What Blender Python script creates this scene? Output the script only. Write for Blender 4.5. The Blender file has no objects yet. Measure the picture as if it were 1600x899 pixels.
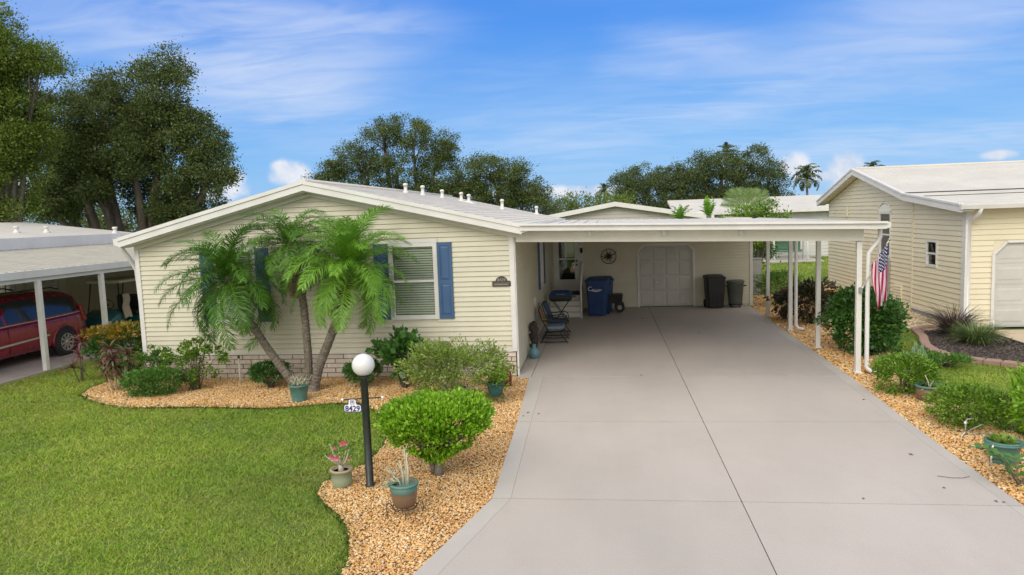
import bpy, math, random
import numpy as np
from mathutils import Vector, Matrix
R = math.radians
S = bpy.context.scene
COL = S.collection
rng = np.random.default_rng(7)
random.seed(7)

# ---------------------------------------------------------------- camera
YAW, PITCH, ROLL = R(7.394), R(5.732), R(-2.079)
_f = Vector((-math.sin(YAW)*math.cos(PITCH), math.cos(YAW)*math.cos(PITCH), -math.sin(PITCH)))
_r = Vector((math.cos(YAW), math.sin(YAW), 0)); _u = _r.cross(_f)
_r2 = _r*math.cos(ROLL)+_u*math.sin(ROLL); _u2 = -_r*math.sin(ROLL)+_u*math.cos(ROLL)
cam_data = bpy.data.cameras.new('camera'); cam = bpy.data.objects.new('camera', cam_data); COL.objects.link(cam)
M3 = Matrix((_r2, _u2, -_f)).transposed()
cam.matrix_world = Matrix.Translation((0, 0, 3.25)) @ M3.to_4x4()
cam_data.sensor_width = 36; cam_data.lens = 1120/1600*36
cam_data.clip_start = 0.1; cam_data.clip_end = 2000
S.camera = cam

# ---------------------------------------------------------------- sky, sun, exposure
SUN_EL, SUN_AZ = R(33), R(198)      # compass azimuth, clockwise from +Y
w = bpy.data.worlds.new('World'); S.world = w; w.use_nodes = True
nt = w.node_tree; nt.nodes.clear()
def N(t, **k):
    n = nt.nodes.new(t)
    for a, b in k.items(): setattr(n, a, b)
    return n
def L(a, b): nt.links.new(a, b)
def MATH(op, a, b=None, c=None, clamp=False):
    n = N('ShaderNodeMath', operation=op, use_clamp=clamp)
    for i, v in enumerate((a, b, c)):
        if v is None: continue
        if isinstance(v, (int, float)): n.inputs[i].default_value = v
        else: L(v, n.inputs[i])
    return n.outputs[0]
def RAMP(fac, stops):
    n = N('ShaderNodeValToRGB'); e = n.color_ramp.elements
    while len(e) < len(stops): e.new(0.5)
    for i, (p, c) in enumerate(stops):
        e[i].position = p; e[i].color = (*c, 1) if len(c) == 3 else c
    L(fac, n.inputs[0]); return n.outputs[0]
def MIX(fac, a, b, mode='MIX'):
    n = N('ShaderNodeMix', data_type='RGBA', blend_type=mode)
    if isinstance(fac, (int, float)): n.inputs[0].default_value = fac
    else: L(fac, n.inputs[0])
    for i, v in ((6, a), (7, b)):
        if isinstance(v, tuple): n.inputs[i].default_value = (*v, 1)
        else: L(v, n.inputs[i])
    return n.outputs[2]
sky = N('ShaderNodeTexSky', sky_type='NISHITA', sun_disc=False)
sky.sun_elevation = SUN_EL; sky.sun_rotation = SUN_AZ
sky.altitude = 0; sky.air_density = 1.0; sky.dust_density = 0.6; sky.ozone_density = 1.6
tc = N('ShaderNodeTexCoord'); sp = N('ShaderNodeSeparateXYZ'); L(tc.outputs['Generated'], sp.inputs[0])
X, Y, Z = sp.outputs
el = MATH('ARCSINE', Z)                       # elevation, radians
az = MATH('ARCTAN2', X, Y)                    # radians right of +Y
# deep azure above, pale towards the horizon
grad = RAMP(MATH('DIVIDE', el, 0.7), [(0.0, (2.1, 3.8, 6.0)), (0.14, (1.1, 3.0, 6.0)), (0.36, (0.38, 1.9, 5.8)), (0.6, (0.22, 1.3, 5.4)), (1.0, (0.30, 1.15, 4.7))])
base = MIX(0.90, sky.outputs[0], grad)
# cirrus: streaked noise on a high plane
zz = MATH('MAXIMUM', MATH('ADD', Z, 0.10), 0.03)
cb = N('ShaderNodeCombineXYZ'); L(MATH('DIVIDE', X, zz), cb.inputs[0]); L(MATH('DIVIDE', Y, zz), cb.inputs[1])
def streak(rot, scale, loc, sc, lo, hi, det=7, rough=.58, dist=.9):
    mp = N('ShaderNodeMapping'); mp.inputs['Rotation'].default_value = (0, 0, rot); mp.inputs['Scale'].default_value = scale
    mp.inputs['Location'].default_value = loc
    L(cb.outputs[0], mp.inputs[0])
    nz = N('ShaderNodeTexNoise'); nz.inputs['Scale'].default_value = sc; nz.inputs['Detail'].default_value = det
    nz.inputs['Roughness'].default_value = rough; nz.inputs['Distortion'].default_value = dist
    L(mp.outputs[0], nz.inputs[0])
    m = N('ShaderNodeMapRange', interpolation_type='SMOOTHSTEP'); m.inputs[1].default_value = lo; m.inputs[2].default_value = hi
    L(nz.outputs[0], m.inputs[0]); return m.outputs[0]
# placed cirrus bands in (azimuth, elevation), broken up by the noise
def band(a0, e0, a1, e1, wid, amp):
    dx, dy = a1-a0, e1-e0; ln = math.hypot(dx, dy); ux, uy = dx/ln, dy/ln
    pa = MATH('SUBTRACT', az, (a0+a1)/2); pe = MATH('SUBTRACT', el, (e0+e1)/2)
    along = MATH('ADD', MATH('MULTIPLY', pa, ux), MATH('MULTIPLY', pe, uy))
    across = MATH('ADD', MATH('MULTIPLY', pa, -uy), MATH('MULTIPLY', pe, ux))
    q = MATH('ADD', MATH('POWER', MATH('ABSOLUTE', MATH('DIVIDE', along, ln/2)), 3.0), MATH('POWER', MATH('ABSOLUTE', MATH('DIVIDE', across, wid)), 2.0))
    return MATH('MULTIPLY', MATH('EXPONENT', MATH('MULTIPLY', q, -1.0)), amp)
wisp = streak(R(20), (1.0, 1.5, 1), (3.1, .7, 0), .6, .30, .78, 5, .48, .4)
fine = streak(R(-25), (1.0, 2.2, 1), (1.2, 4.2, 0), 1.9, .32, .74, 8, .56, .7)
tex = MATH('ADD', MATH('MULTIPLY', wisp, .62), MATH('MULTIPLY', fine, .46))
def PXD(px, py):      # direction of a point of the sky -> (azimuth, elevation); run once here, not a screen mapping
    d = _f*1120+_r2*(px-800)-_u2*(py-449.5); d.normalize()
    return math.atan2(d.x, d.y), math.asin(d.z)
bands = None
for (p, q, wd, am) in (((60, 20), (520, 110), .075, 1.15), ((330, 20), (690, 45), .032, 1.1), ((200, 80), (620, 140), .04, .75),
                       ((960, 55), (1180, 80), .022, .75), ((930, 105), (1060, 108), .016, .8), ((760, 235), (1250, 150), .038, .62),
                       ((1150, 130), (1640, 50), .05, .62), ((1150, 235), (1700, 205), .022, .85), ((1300, 20), (1700, 10), .045, .5),
                       ((-500, 150), (100, 60), .12, .8), ((1700, 120), (2300, 90), .1, .8), ((700, 150), (900, 90), .04, .22), ((330, 170), (560, 170), .03, .4)):
    b = band(*PXD(*p), *PXD(*q), wd, am)
    bands = b if bands is None else MATH('ADD', bands, b)
veil = MATH('MULTIPLY', streak(R(15), (1.0, 1.6, 1), (7, 2, 0), .35, .42, .80, 4, .5, .4), .30)
thick = MATH('ADD', MATH('MULTIPLY', bands, tex), MATH('MULTIPLY', veil, MATH('ADD', tex, .25)))
cirrus = MATH('MULTIPLY', MATH('SUBTRACT', 1.0, MATH('EXPONENT', MATH('MULTIPLY', thick, -1.15))), .86)
col = MIX(cirrus, base, (4.9, 5.4, 6.5))
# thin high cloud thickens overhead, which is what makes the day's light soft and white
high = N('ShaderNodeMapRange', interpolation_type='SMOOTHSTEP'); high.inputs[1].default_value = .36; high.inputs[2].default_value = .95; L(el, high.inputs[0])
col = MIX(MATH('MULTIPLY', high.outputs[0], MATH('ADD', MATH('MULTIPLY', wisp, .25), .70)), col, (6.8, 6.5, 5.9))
# pale glare added round the sun behind the camera, widened as front fill
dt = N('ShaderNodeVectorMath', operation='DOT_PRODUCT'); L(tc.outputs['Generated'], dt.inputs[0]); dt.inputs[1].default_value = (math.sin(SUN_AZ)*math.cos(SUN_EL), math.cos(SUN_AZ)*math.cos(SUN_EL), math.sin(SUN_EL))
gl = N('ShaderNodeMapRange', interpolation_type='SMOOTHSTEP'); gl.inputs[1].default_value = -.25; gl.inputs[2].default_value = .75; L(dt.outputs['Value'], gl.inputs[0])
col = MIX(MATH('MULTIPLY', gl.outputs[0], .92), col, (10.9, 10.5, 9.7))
# small cumulus heads just above the horizon
nz = N('ShaderNodeTexNoise'); nz.inputs['Scale'].default_value = 26; nz.inputs['Detail'].default_value = 6; nz.inputs['Roughness'].default_value = .55
L(tc.outputs['Generated'], nz.inputs[0])
cum = None
for (px, py, wx, wy) in ((455, 272, .036, .022), (440, 262, .022, .012), (350, 282, .032, .030), (338, 300, .05, .02), (1237, 258, .026, .020), (1262, 272, .03, .016),
                         (1322, 262, .034, .026), (1345, 282, .06, .018), (1290, 276, .03, .012), (1560, 242, .025, .008), (100, 300, .08, .03), (900, 300, .16, .012), (1900, 260, .08, .04), (-300, 300, .1, .04)):
    a0, e0 = PXD(px, py)
    q = MATH('ADD', MATH('POWER', MATH('DIVIDE', MATH('SUBTRACT', az, a0), wx), 2.0), MATH('POWER', MATH('ABSOLUTE', MATH('DIVIDE', MATH('SUBTRACT', el, e0), wy)), 2.0))
    g = MATH('EXPONENT', MATH('MULTIPLY', q, -1.0))
    cum = g if cum is None else MATH('MAXIMUM', cum, g)
cf = N('ShaderNodeMapRange', interpolation_type='SMOOTHSTEP'); cf.inputs[1].default_value = .54; cf.inputs[2].default_value = .86
L(MATH('ADD', MATH('MULTIPLY', cum, .62), MATH('MULTIPLY', nz.outputs[0], .55)), cf.inputs[0])
shade = RAMP(nz.outputs[0], [(.36, (3.8, 4.4, 5.6)), (.62, (5.8, 5.9, 6.2))])
col = MIX(MATH('MULTIPLY', cf.outputs[0], .92), col, shade)
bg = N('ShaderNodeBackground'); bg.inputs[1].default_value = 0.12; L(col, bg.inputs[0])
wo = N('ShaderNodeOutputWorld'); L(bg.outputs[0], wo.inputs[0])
w.cycles.sampling_method = 'MANUAL'; w.cycles.sample_map_resolution = 512

sun_d = bpy.data.lights.new('sun', 'SUN'); sun_d.energy = 1.15; sun_d.angle = R(28); sun_d.color = (1, .94, .86)
sun = bpy.data.objects.new('sun', sun_d); COL.objects.link(sun); sun.location = (0, 0, 40)
sd = Vector((math.sin(SUN_AZ)*math.cos(SUN_EL), math.cos(SUN_AZ)*math.cos(SUN_EL), math.sin(SUN_EL)))
sun.rotation_euler = sd.to_track_quat('Z', 'Y').to_euler()
S.view_settings.view_transform = 'Standard'; S.view_settings.look = 'None'
S.view_settings.exposure = 0.32; S.view_settings.gamma = 1
S.cycles.max_bounces = 8; S.cycles.transparent_max_bounces = 8; S.cycles.diffuse_bounces = 7

# ---------------------------------------------------------------- materials
def mat(name, c, c2=None, rough=.6, ns=4, bump=0, bs=60, metal=0, spec=.4, dirt=None, ds=1.2, da=.35, stretch=(1, 1, 1), island=None, speck=0, trans=0, coat=0, obj_rand=0, emit=0, wave=None):
    m = bpy.data.materials.new(name); m.use_nodes = True; t = m.node_tree; n = t.nodes; l = t.links
    p = n['Principled BSDF']; p.inputs['Roughness'].default_value = rough; p.inputs['Metallic'].default_value = metal
    p.inputs['Specular IOR Level'].default_value = spec; p.inputs['Coat Weight'].default_value = coat
    p.inputs['Base Color'].default_value = (*c, 1)
    co = n.new('ShaderNodeTexCoord'); mp = n.new('ShaderNodeMapping'); mp.inputs['Scale'].default_value = stretch
    oi = n.new('ShaderNodeObjectInfo'); va = n.new('ShaderNodeVectorMath'); va.operation = 'ADD'
    sc = n.new('ShaderNodeVectorMath'); sc.operation = 'SCALE'; l.new(oi.outputs['Location'], sc.inputs[0]); sc.inputs['Scale'].default_value = 1.0
    l.new(co.outputs['Object'], va.inputs[0]); l.new(sc.outputs[0], va.inputs[1]); l.new(va.outputs[0], mp.inputs[0])
    out = None
    def noise(scale, det=6, r=.6):
        q = n.new('ShaderNodeTexNoise'); q.inputs['Scale'].default_value = scale; q.inputs['Detail'].default_value = det; q.inputs['Roughness'].default_value = r
        l.new(mp.outputs[0], q.inputs[0]); return q.outputs[0]
    def mx(f, a, b, mode='MIX'):
        q = n.new('ShaderNodeMix'); q.data_type = 'RGBA'; q.blend_type = mode
        if isinstance(f, float): q.inputs[0].default_value = f
        else: l.new(f, q.inputs[0])
        for i, v in ((6, a), (7, b)):
            if isinstance(v, tuple): q.inputs[i].default_value = (*v, 1)
            else: l.new(v, q.inputs[i])
        return q.outputs[2]
    def rng_(f, lo, hi, a=0, b=1):
        q = n.new('ShaderNodeMapRange'); q.inputs[1].default_value = lo; q.inputs[2].default_value = hi; q.inputs[3].default_value = a; q.inputs[4].default_value = b
        l.new(f, q.inputs[0]); return q.outputs[0]
    cur = c
    if island:
        ge = n.new('ShaderNodeNewGeometry'); rp = n.new('ShaderNodeValToRGB'); e = rp.color_ramp.elements
        while len(e) < len(island): e.new(.5)
        for i, cc in enumerate(island): e[i].position = i/(len(island)-1); e[i].color = (*cc, 1)
        l.new(ge.outputs['Random Per Island'], rp.inputs[0]); cur = rp.outputs[0]
        if c2: cur = mx(rng_(noise(ns), .38, .62), cur, mx(1.0, cur, c2, 'MULTIPLY'))
    elif c2: cur = mx(rng_(noise(ns), .35, .65), c, c2)
    if dirt: cur = mx(rng_(noise(ds, 8, .65), .48, .72, 0, da), cur, dirt)
    if speck:
        sn = noise(75, 4, .75); hs = n.new('ShaderNodeHueSaturation'); l.new(rng_(sn, .3, .7, 1-speck, 1+speck), hs.inputs['Value'])
        if isinstance(cur, tuple): hs.inputs['Color'].default_value = (*cur, 1)
        else: l.new(cur, hs.inputs['Color'])
        cur = hs.outputs[0]
    if obj_rand:
        h = n.new('ShaderNodeHueSaturation'); h.inputs['Value'].default_value = 1
        l.new(rng_(oi.outputs['Random'], 0, 1, 1-obj_rand, 1+obj_rand), h.inputs['Value'])
        if isinstance(cur, tuple): h.inputs['Color'].default_value = (*cur, 1)
        else: l.new(cur, h.inputs['Color'])
        cur = h.outputs[0]
    if not isinstance(cur, tuple): l.new(cur, p.inputs['Base Color'])
    # every surface carries a little uneven gloss
    l.new(rng_(noise(ns*3+2, 4), .3, .7, max(.03, rough-.07), min(1, rough+.07)), p.inputs['Roughness'])
    if bump:
        b = n.new('ShaderNodeBump'); b.inputs['Strength'].default_value = bump; b.inputs['Distance'].default_value = .01
        l.new(noise(bs, 8, .65), b.inputs['Height']); l.new(b.outputs[0], p.inputs['Normal'])
    if trans:
        td = n.new('ShaderNodeBsdfTranslucent'); ms = n.new('ShaderNodeMixShader'); ms.inputs[0].default_value = trans
        if isinstance(cur, tuple): td.inputs[0].default_value = (*cur, 1)
        else: l.new(cur, td.inputs[0])
        l.new(p.outputs[0], ms.inputs[1]); l.new(td.outputs[0], ms.inputs[2]); l.new(ms.outputs[0], n['Material Output'].inputs[0])
    return m
def glass_mat(name, tint=(.92, .95, .94), refl=.05):
    m = bpy.data.materials.new(name); m.use_nodes = True; t = m.node_tree; n = t.nodes; l = t.links
    tr = n.new('ShaderNodeBsdfTransparent'); tr.inputs[0].default_value = (*tint, 1)
    gl = n.new('ShaderNodeBsdfGlossy'); gl.inputs['Roughness'].default_value = .03; gl.inputs[0].default_value = (.9, .9, .9, 1)
    fr = n.new('ShaderNodeFresnel'); fr.inputs[0].default_value = 1.5
    ad = n.new('ShaderNodeMath'); ad.operation = 'ADD'; ad.inputs[1].default_value = refl; ad.use_clamp = True; l.new(fr.outputs[0], ad.inputs[0])
    ms = n.new('ShaderNodeMixShader'); l.new(ad.outputs[0], ms.inputs[0]); l.new(tr.outputs[0], ms.inputs[1]); l.new(gl.outputs[0], ms.inputs[2])
    l.new(ms.outputs[0], n['Material Output'].inputs[0]); return m

Mt = dict(
 siding=mat('cream_vinyl', (.62, .59, .46), (.58, .55, .43), .5, 1.5, .05, 200, dirt=(.50, .47, .37), ds=.9, da=.25, obj_rand=.02),
 siding_r=mat('butter_vinyl', (.74, .68, .50), (.71, .65, .47), .5, 1.5, .05, 200, dirt=(.6, .52, .36), ds=.9, da=.2, obj_rand=.02),
 siding_far=mat('far_vinyl', (.50, .47, .43), (.47, .44, .40), .55, 1.5),
 siding_l=mat('left_vinyl', (.64, .60, .46), (.58, .55, .42), .55, 1.5),
 trim=mat('white_trim', (.72, .71, .68), (.66, .65, .62), .42, 3, .02, 120, dirt=(.55, .53, .47), ds=1.1, da=.3),
 trimd=mat('cream_beam', (.70, .68, .60), (.66, .64, .56), .5, 2, dirt=(.5, .48, .4), ds=1.5, da=.3),
 roof=mat('roof_shingle', (.64, .61, .55), (.58, .55, .50), .85, 6, .4, 90, dirt=(.30, .27, .24), ds=1.6, da=.5),
 roofw=mat('white_roof', (.60, .58, .53), (.53, .51, .47), .6, .8, .15, 70, dirt=(.58, .55, .5), ds=.5, da=.35),
 roofm=mat('metal_roof', (.36, .35, .31), (.30, .29, .26), .5, 2, .05, 80, dirt=(.33, .32, .28), ds=.8, da=.5),
 conc=mat('concrete', (.49, .445, .41), (.42, .385, .355), .62, .38, .12, 160, spec=.3, dirt=(.36, .315, .28), ds=1.6, da=.22, obj_rand=.03, speck=.11, stretch=(1, .55, 1)),
 conc_b=mat('concrete_border', (.50, .47, .44), (.44, .41, .385), .65, .6, .12, 160, spec=.3, dirt=(.42, .39, .36), ds=1.3, da=.35, speck=.09, obj_rand=.03),
 conc_t=mat('tan_concrete', (.55, .45, .33), (.5, .41, .3), .8, .8, .1, 120),
 conc_g=mat('old_concrete', (.42, .37, .34), (.35, .31, .29), .8, .8, .1, 120, dirt=(.15, .13, .12), ds=1, da=.5),
 joint=mat('joint_dark', (.10, .085, .075), None, .9),
 brick=mat('pale_brick', (.68, .60, .52), (.58, .51, .44), .85, 7, .6, 60, dirt=(.40, .34, .30), ds=5, da=.6, obj_rand=.10),
 mortar=mat('mortar', (.20, .165, .145), None, .95),
 shutter=mat('blue_shutter', (.060, .125, .255), (.05, .11, .225), .55, 3, .1, 90),
 blind=mat('blind', (.80, .79, .70), None, .5),
 ceil=mat('ceiling_white', (.80, .79, .74), (.77, .76, .71), .5, 2),
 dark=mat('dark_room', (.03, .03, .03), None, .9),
 soffit=mat('soffit', (.7, .68, .6), None, .7),
 black=mat('black_paint', (.018, .022, .020), (.03, .034, .03), .38, 8, .1, 60),
 rubber=mat('rubber', (.02, .02, .02), (.03, .03, .03), .8, 8),
 steel=mat('steel', (.45, .45, .44), None, .35, metal=.9),
 grey_paint=mat('grey_paint', (.33, .34, .33), (.29, .30, .29), .6, 3),
 bin_blue=mat('blue_plastic', (.010, .045, .16), (.014, .055, .18), .5, 4, .08, 120, dirt=(.05, .07, .12), ds=4, da=.4),
 bin_black=mat('black_plastic', (.02, .02, .022), (.032, .032, .035), .5, 4, .1, 120),
 bin_grey=mat('grey_plastic', (.115, .135, .12), (.095, .115, .10), .55, 4, .1, 100),
 wood=mat('warm_wood', (.36, .19, .08), (.27, .14, .06), .55, 14, .2, 60, stretch=(1, 1, .15)),
 cushion=mat('blue_cushion', (.20, .27, .34), (.17, .235, .30), .9, 12, .5, 150),
 cushion_d=mat('navy_cushion', (.045, .065, .13), (.06, .08, .15), .9, 12, .5, 150),
 drift=mat('dark_wood', (.03, .022, .018), (.055, .042, .035), .75, 15, .8, 40),
 vase=mat('blue_glaze', (.10, .22, .26), (.13, .27, .30), .3, 8),
 bronze=mat('bronze', (.05, .042, .036), (.08, .065, .05), .5, 12, .3, 80),
 pewter=mat('pewter', (.33, .31, .27), None, .5),
 globe=mat('globe_white', (.74, .74, .73), (.70, .70, .69), .25, 2, coat=.3),
 navy=mat('navy_print', (.045, .04, .20), None, .45),
 white=mat('white_print', (.82, .82, .84), None, .45),
 pot_green=mat('sage_glaze', (.25, .33, .22), (.30, .36, .25), .3, 9, .1, 40, dirt=(.35, .3, .2), ds=7, da=.5),
 pot_rim=mat('tan_rim', (.42, .33, .22), (.35, .26, .17), .5, 9),
 pot_brown=mat('brown_glaze', (.22, .12, .07), (.16, .13, .09), .25, 7, .1, 40, stretch=(3, 3, .6)),
 pot_teal=mat('teal_glaze', (.06, .17, .15), (.10, .21, .18), .4, 8, dirt=(.2, .22, .2), ds=9, da=.4),
 pot_dteal=mat('dark_teal', (.02, .09, .085), (.03, .11, .10), .35, 8),
 pot_red=mat('red_glaze', (.22, .022, .018), (.17, .018, .015), .3, 8),
 soil=mat('soil', (.05, .035, .025), (.085, .06, .04), .95, 30, .8, 90),
 pvc=mat('white_pipe', (.72, .70, .62), None, .4),
 bark=mat('oak_bark', (.17, .145, .115), (.10, .085, .068), .9, 6, .9, 25, stretch=(1, 1, .3)),
 bark_palm=mat('palm_bark', (.21, .18, .14), (.11, .09, .07), .9, 16, 1.0, 30, stretch=(1, 1, 2.5), dirt=(.33, .32, .29), ds=6, da=.5),
 twig=mat('twig', (.16, .13, .09), (.12, .10, .07), .85, 12, .4, 60),
 twig_pale=mat('pale_twig', (.50, .48, .36), (.42, .40, .28), .7, 12, .2, 60),
 oak=mat('oak_leaf', (0, 0, 0), (.78, .80, .74), .55, .35, island=[(0.042, 0.066, 0.018), (0.102, 0.15, 0.036), (0.18, 0.24, 0.06), (0.072, 0.102, 0.026), (0.24, 0.288, 0.108)], trans=.25),
 oak_l=mat('bright_oak_leaf', (0, 0, 0), (.8, .82, .6), .55, .35, island=[(0.06, 0.1, 0.012), (0.11, 0.17, 0.02), (0.18, 0.26, 0.035), (0.24, 0.3, 0.06)], trans=.3),
 oak_f=mat('far_leaf', (0, 0, 0), (.8, .85, .8), .6, .3, island=[(0.046, 0.069, 0.023), (0.103, 0.149, 0.046), (0.161, 0.207, 0.069), (0.069, 0.098, 0.034)], trans=.2),
 lime=mat('lime_leaf', (0, 0, 0), (.75, .85, .6), .42, 2.5, island=[(0.1, 0.22, 0.012), (0.22, 0.43, 0.02), (0.34, 0.62, 0.04), (0.4, 0.64, 0.06), (0.14, 0.28, 0.015)], trans=.35),
 bright=mat('bright_leaf', (0, 0, 0), (.8, .85, .6), .42, 2, island=[(0.05, 0.11, 0.012), (0.12, 0.24, 0.02), (0.21, 0.38, 0.03), (0.27, 0.44, 0.06), (0.08, 0.15, 0.015)], trans=.3),
 mid=mat('mid_leaf', (0, 0, 0), (.8, .85, .7), .42, 2, island=[(0.061, 0.164, 0.024), (0.103, 0.241, 0.034), (0.147, 0.31, 0.052), (0.052, 0.121, 0.021)], trans=.25),
 deep=mat('deep_leaf', (0, 0, 0), (.8, .85, .7), .38, 2, island=[(0.037, 0.108, 0.02), (0.063, 0.167, 0.03), (0.1, 0.233, 0.044), (0.033, 0.083, 0.016)], trans=.2),
 olive=mat('olive_leaf', (0, 0, 0), (.8, .85, .7), .5, 3, island=[(0.14, 0.24, 0.03), (0.26, 0.4, 0.05), (0.34, 0.46, 0.1), (0.16, 0.22, 0.05), (0.48, 0.5, 0.3)], trans=.3),
 plum=mat('plum_leaf', (0, 0, 0), (.8, .8, .8), .4, 3, island=[(0.04, 0.05, 0.02), (0.07, 0.04, 0.035), (0.06, 0.11, 0.03), (0.11, 0.05, 0.04), (0.05, 0.08, 0.02)], trans=.15),
 croton=mat('croton_leaf', (0, 0, 0), (.8, .8, .6), .4, 3, island=[(.30, .13, .01), (.42, .22, .02), (.10, .14, .015), (.35, .28, .03), (.08, .12, .015)], trans=.25),
 ti=mat('ti_leaf', (0, 0, 0), None, .4, 3, island=[(.13, .06, .05), (.22, .08, .08), (.10, .09, .04), (.30, .20, .10), (.08, .05, .04)], trans=.3),
 ti_red=mat('red_ti_leaf', (0, 0, 0), None, .4, 3, island=[(.22, .05, .06), (.30, .10, .10), (.16, .05, .06), (.40, .22, .15)], trans=.3),
 palm=mat('palm_leaf', (0, 0, 0), (.75, .85, .6), .38, 1.2, island=[(0.073, 0.18, 0.021), (0.113, 0.253, 0.029), (0.16, 0.332, 0.043)], trans=.28, obj_rand=.15),
 palm_y=mat('young_palm_leaf', (0, 0, 0), (.85, .9, .7), .38, 1.2, island=[(0.13, 0.299, 0.026), (0.195, 0.403, 0.039), (0.247, 0.468, 0.058)], trans=.3, obj_rand=.15),
 palm_far=mat('far_palm_leaf', (0, 0, 0), None, .5, 1.2, island=[(0.091, 0.13, 0.065), (0.143, 0.182, 0.104)], trans=.2),
 fan=mat('fan_leaf', (0, 0, 0), None, .45, 2, island=[(.14, .22, .06), (.19, .28, .09), (.24, .33, .12)], trans=.3),
 frond_dead=mat('dead_frond', (.16, .10, .05), (.10, .07, .04), .85, 9),
 pink=mat('pink_petal', (0, 0, 0), None, .5, 3, island=[(.62, .05, .13), (.70, .10, .20), (.75, .35, .42)], trans=.2),
 cactus=mat('cactus', (.12, .20, .10), (.17, .26, .15), .6, 18, .4, 40),
 yellow=mat('yellow_leaf', (.62, .38, .03), (.5, .28, .02), .5, 8),
 grass=mat('grass_blade', (0, 0, 0), (.55, .70, .50), .55, .30, dirt=(.30, .26, .10), ds=.42, da=.5, island=[(0.175, 0.281, 0.022), (0.275, 0.421, 0.033), (0.4, 0.562, 0.055), (0.525, 0.585, 0.11), (0.475, 0.421, 0.154)], trans=.3),
 grass_edge_shade=mat('edge_grass', (0, 0, 0), None, .55, 1.1, island=[(.02, .035, .008), (0.07, 0.14, 0.017), (0.098, 0.168, 0.028)], trans=.3),
 ograss=mat('fountain_grass', (0, 0, 0), None, .5, 3, island=[(.10, .17, .04), (.17, .25, .08), (.24, .28, .12)], trans=.3),
 ograss_p=mat('purple_grass', (0, 0, 0), None, .5, 3, island=[(.05, .03, .035), (.09, .05, .06), (.12, .11, .06)], trans=.3),
 lawn=mat('lawn_soil', (.10, .15, .02), (.13, .19, .03), .9, .9, .9, 50, dirt=(.10, .10, .05), ds=.6, da=.7),
 gravel_base=mat('gravel_base', (.30, .17, .07), (.42, .27, .13), .9, 40, 1.0, 60),
 stone=mat('pebble', (0, 0, 0), (.86, .80, .74), .7, 1.2, island=[(.70, .38, .11), (.80, .50, .19), (.86, .64, .33), (.60, .29, .07), (.88, .76, .54), (.48, .24, .08)]),
 stone_pale=mat('pale_rock', (0, 0, 0), (.8, .8, .8), .7, 1.2, island=[(.55, .42, .24), (.66, .55, .36), (.45, .33, .20), (.72, .66, .52)]),
 mulch=mat('mulch_base', (.045, .035, .030), (.07, .055, .045), .95, 30, 1, 60),
 chip=mat('mulch_chip', (0, 0, 0), None, .85, 3, island=[(.045, .034, .03), (.085, .068, .058), (.14, .115, .10), (.06, .04, .035)]),
 curb=mat('brick_curb', (.36, .235, .185), (.28, .185, .15), .85, 20, .6, 60),
 van=mat('maroon_paint', (.27, .012, .032), (.24, .010, .028), .25, 2, coat=.8, metal=.25),
 chrome=mat('chrome', (.55, .55, .55), None, .35, metal=.3),
 taill=mat('tail_lamp', (.30, .01, .01), None, .2, coat=.5),
 lamp_clear=mat('lamp_clear', (.65, .65, .62), None, .15, coat=.5),
 cart=mat('teal_body', (.018, .10, .10), (.02, .11, .10), .35, 2, coat=.4),
 cart_roof=mat('cream_roof', (.72, .68, .56), None, .5),
 towel=mat('beige_towel', (.50, .42, .31), (.45, .37, .27), .95, 20, .5, 120),
 arbor=mat('arbor_white', (.70, .70, .68), None, .5),
 sw_green=mat('swing_green', (.10, .20, .13), None, .8),
 sw_pink=mat('swing_pink', (.42, .24, .26), None, .8),
 flag_r=mat('flag_red', (.42, .012, .07), (.36, .01, .06), .75, 8, .1, 200, trans=.15),
 flag_w=mat('flag_white', (.80, .70, .78), (.76, .66, .74), .75, 8, .1, 200, trans=.15),
 flag_b=mat('flag_blue', (.025, .028, .12), None, .75, 8, .1, 200, trans=.05),
 garage=mat('garage_panel', (.55, .54, .50), (.52, .51, .47), .5, 2, .05, 90, dirt=(.42, .4, .36), ds=2, da=.3),
 mirror_dark=mat('tinted', (.03, .035, .035), None, .12, coat=.25),
)
Mt['glass'] = glass_mat('window_glass'); Mt['tint'] = glass_mat('car_glass', (.16, .18, .20), .10)

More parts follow.
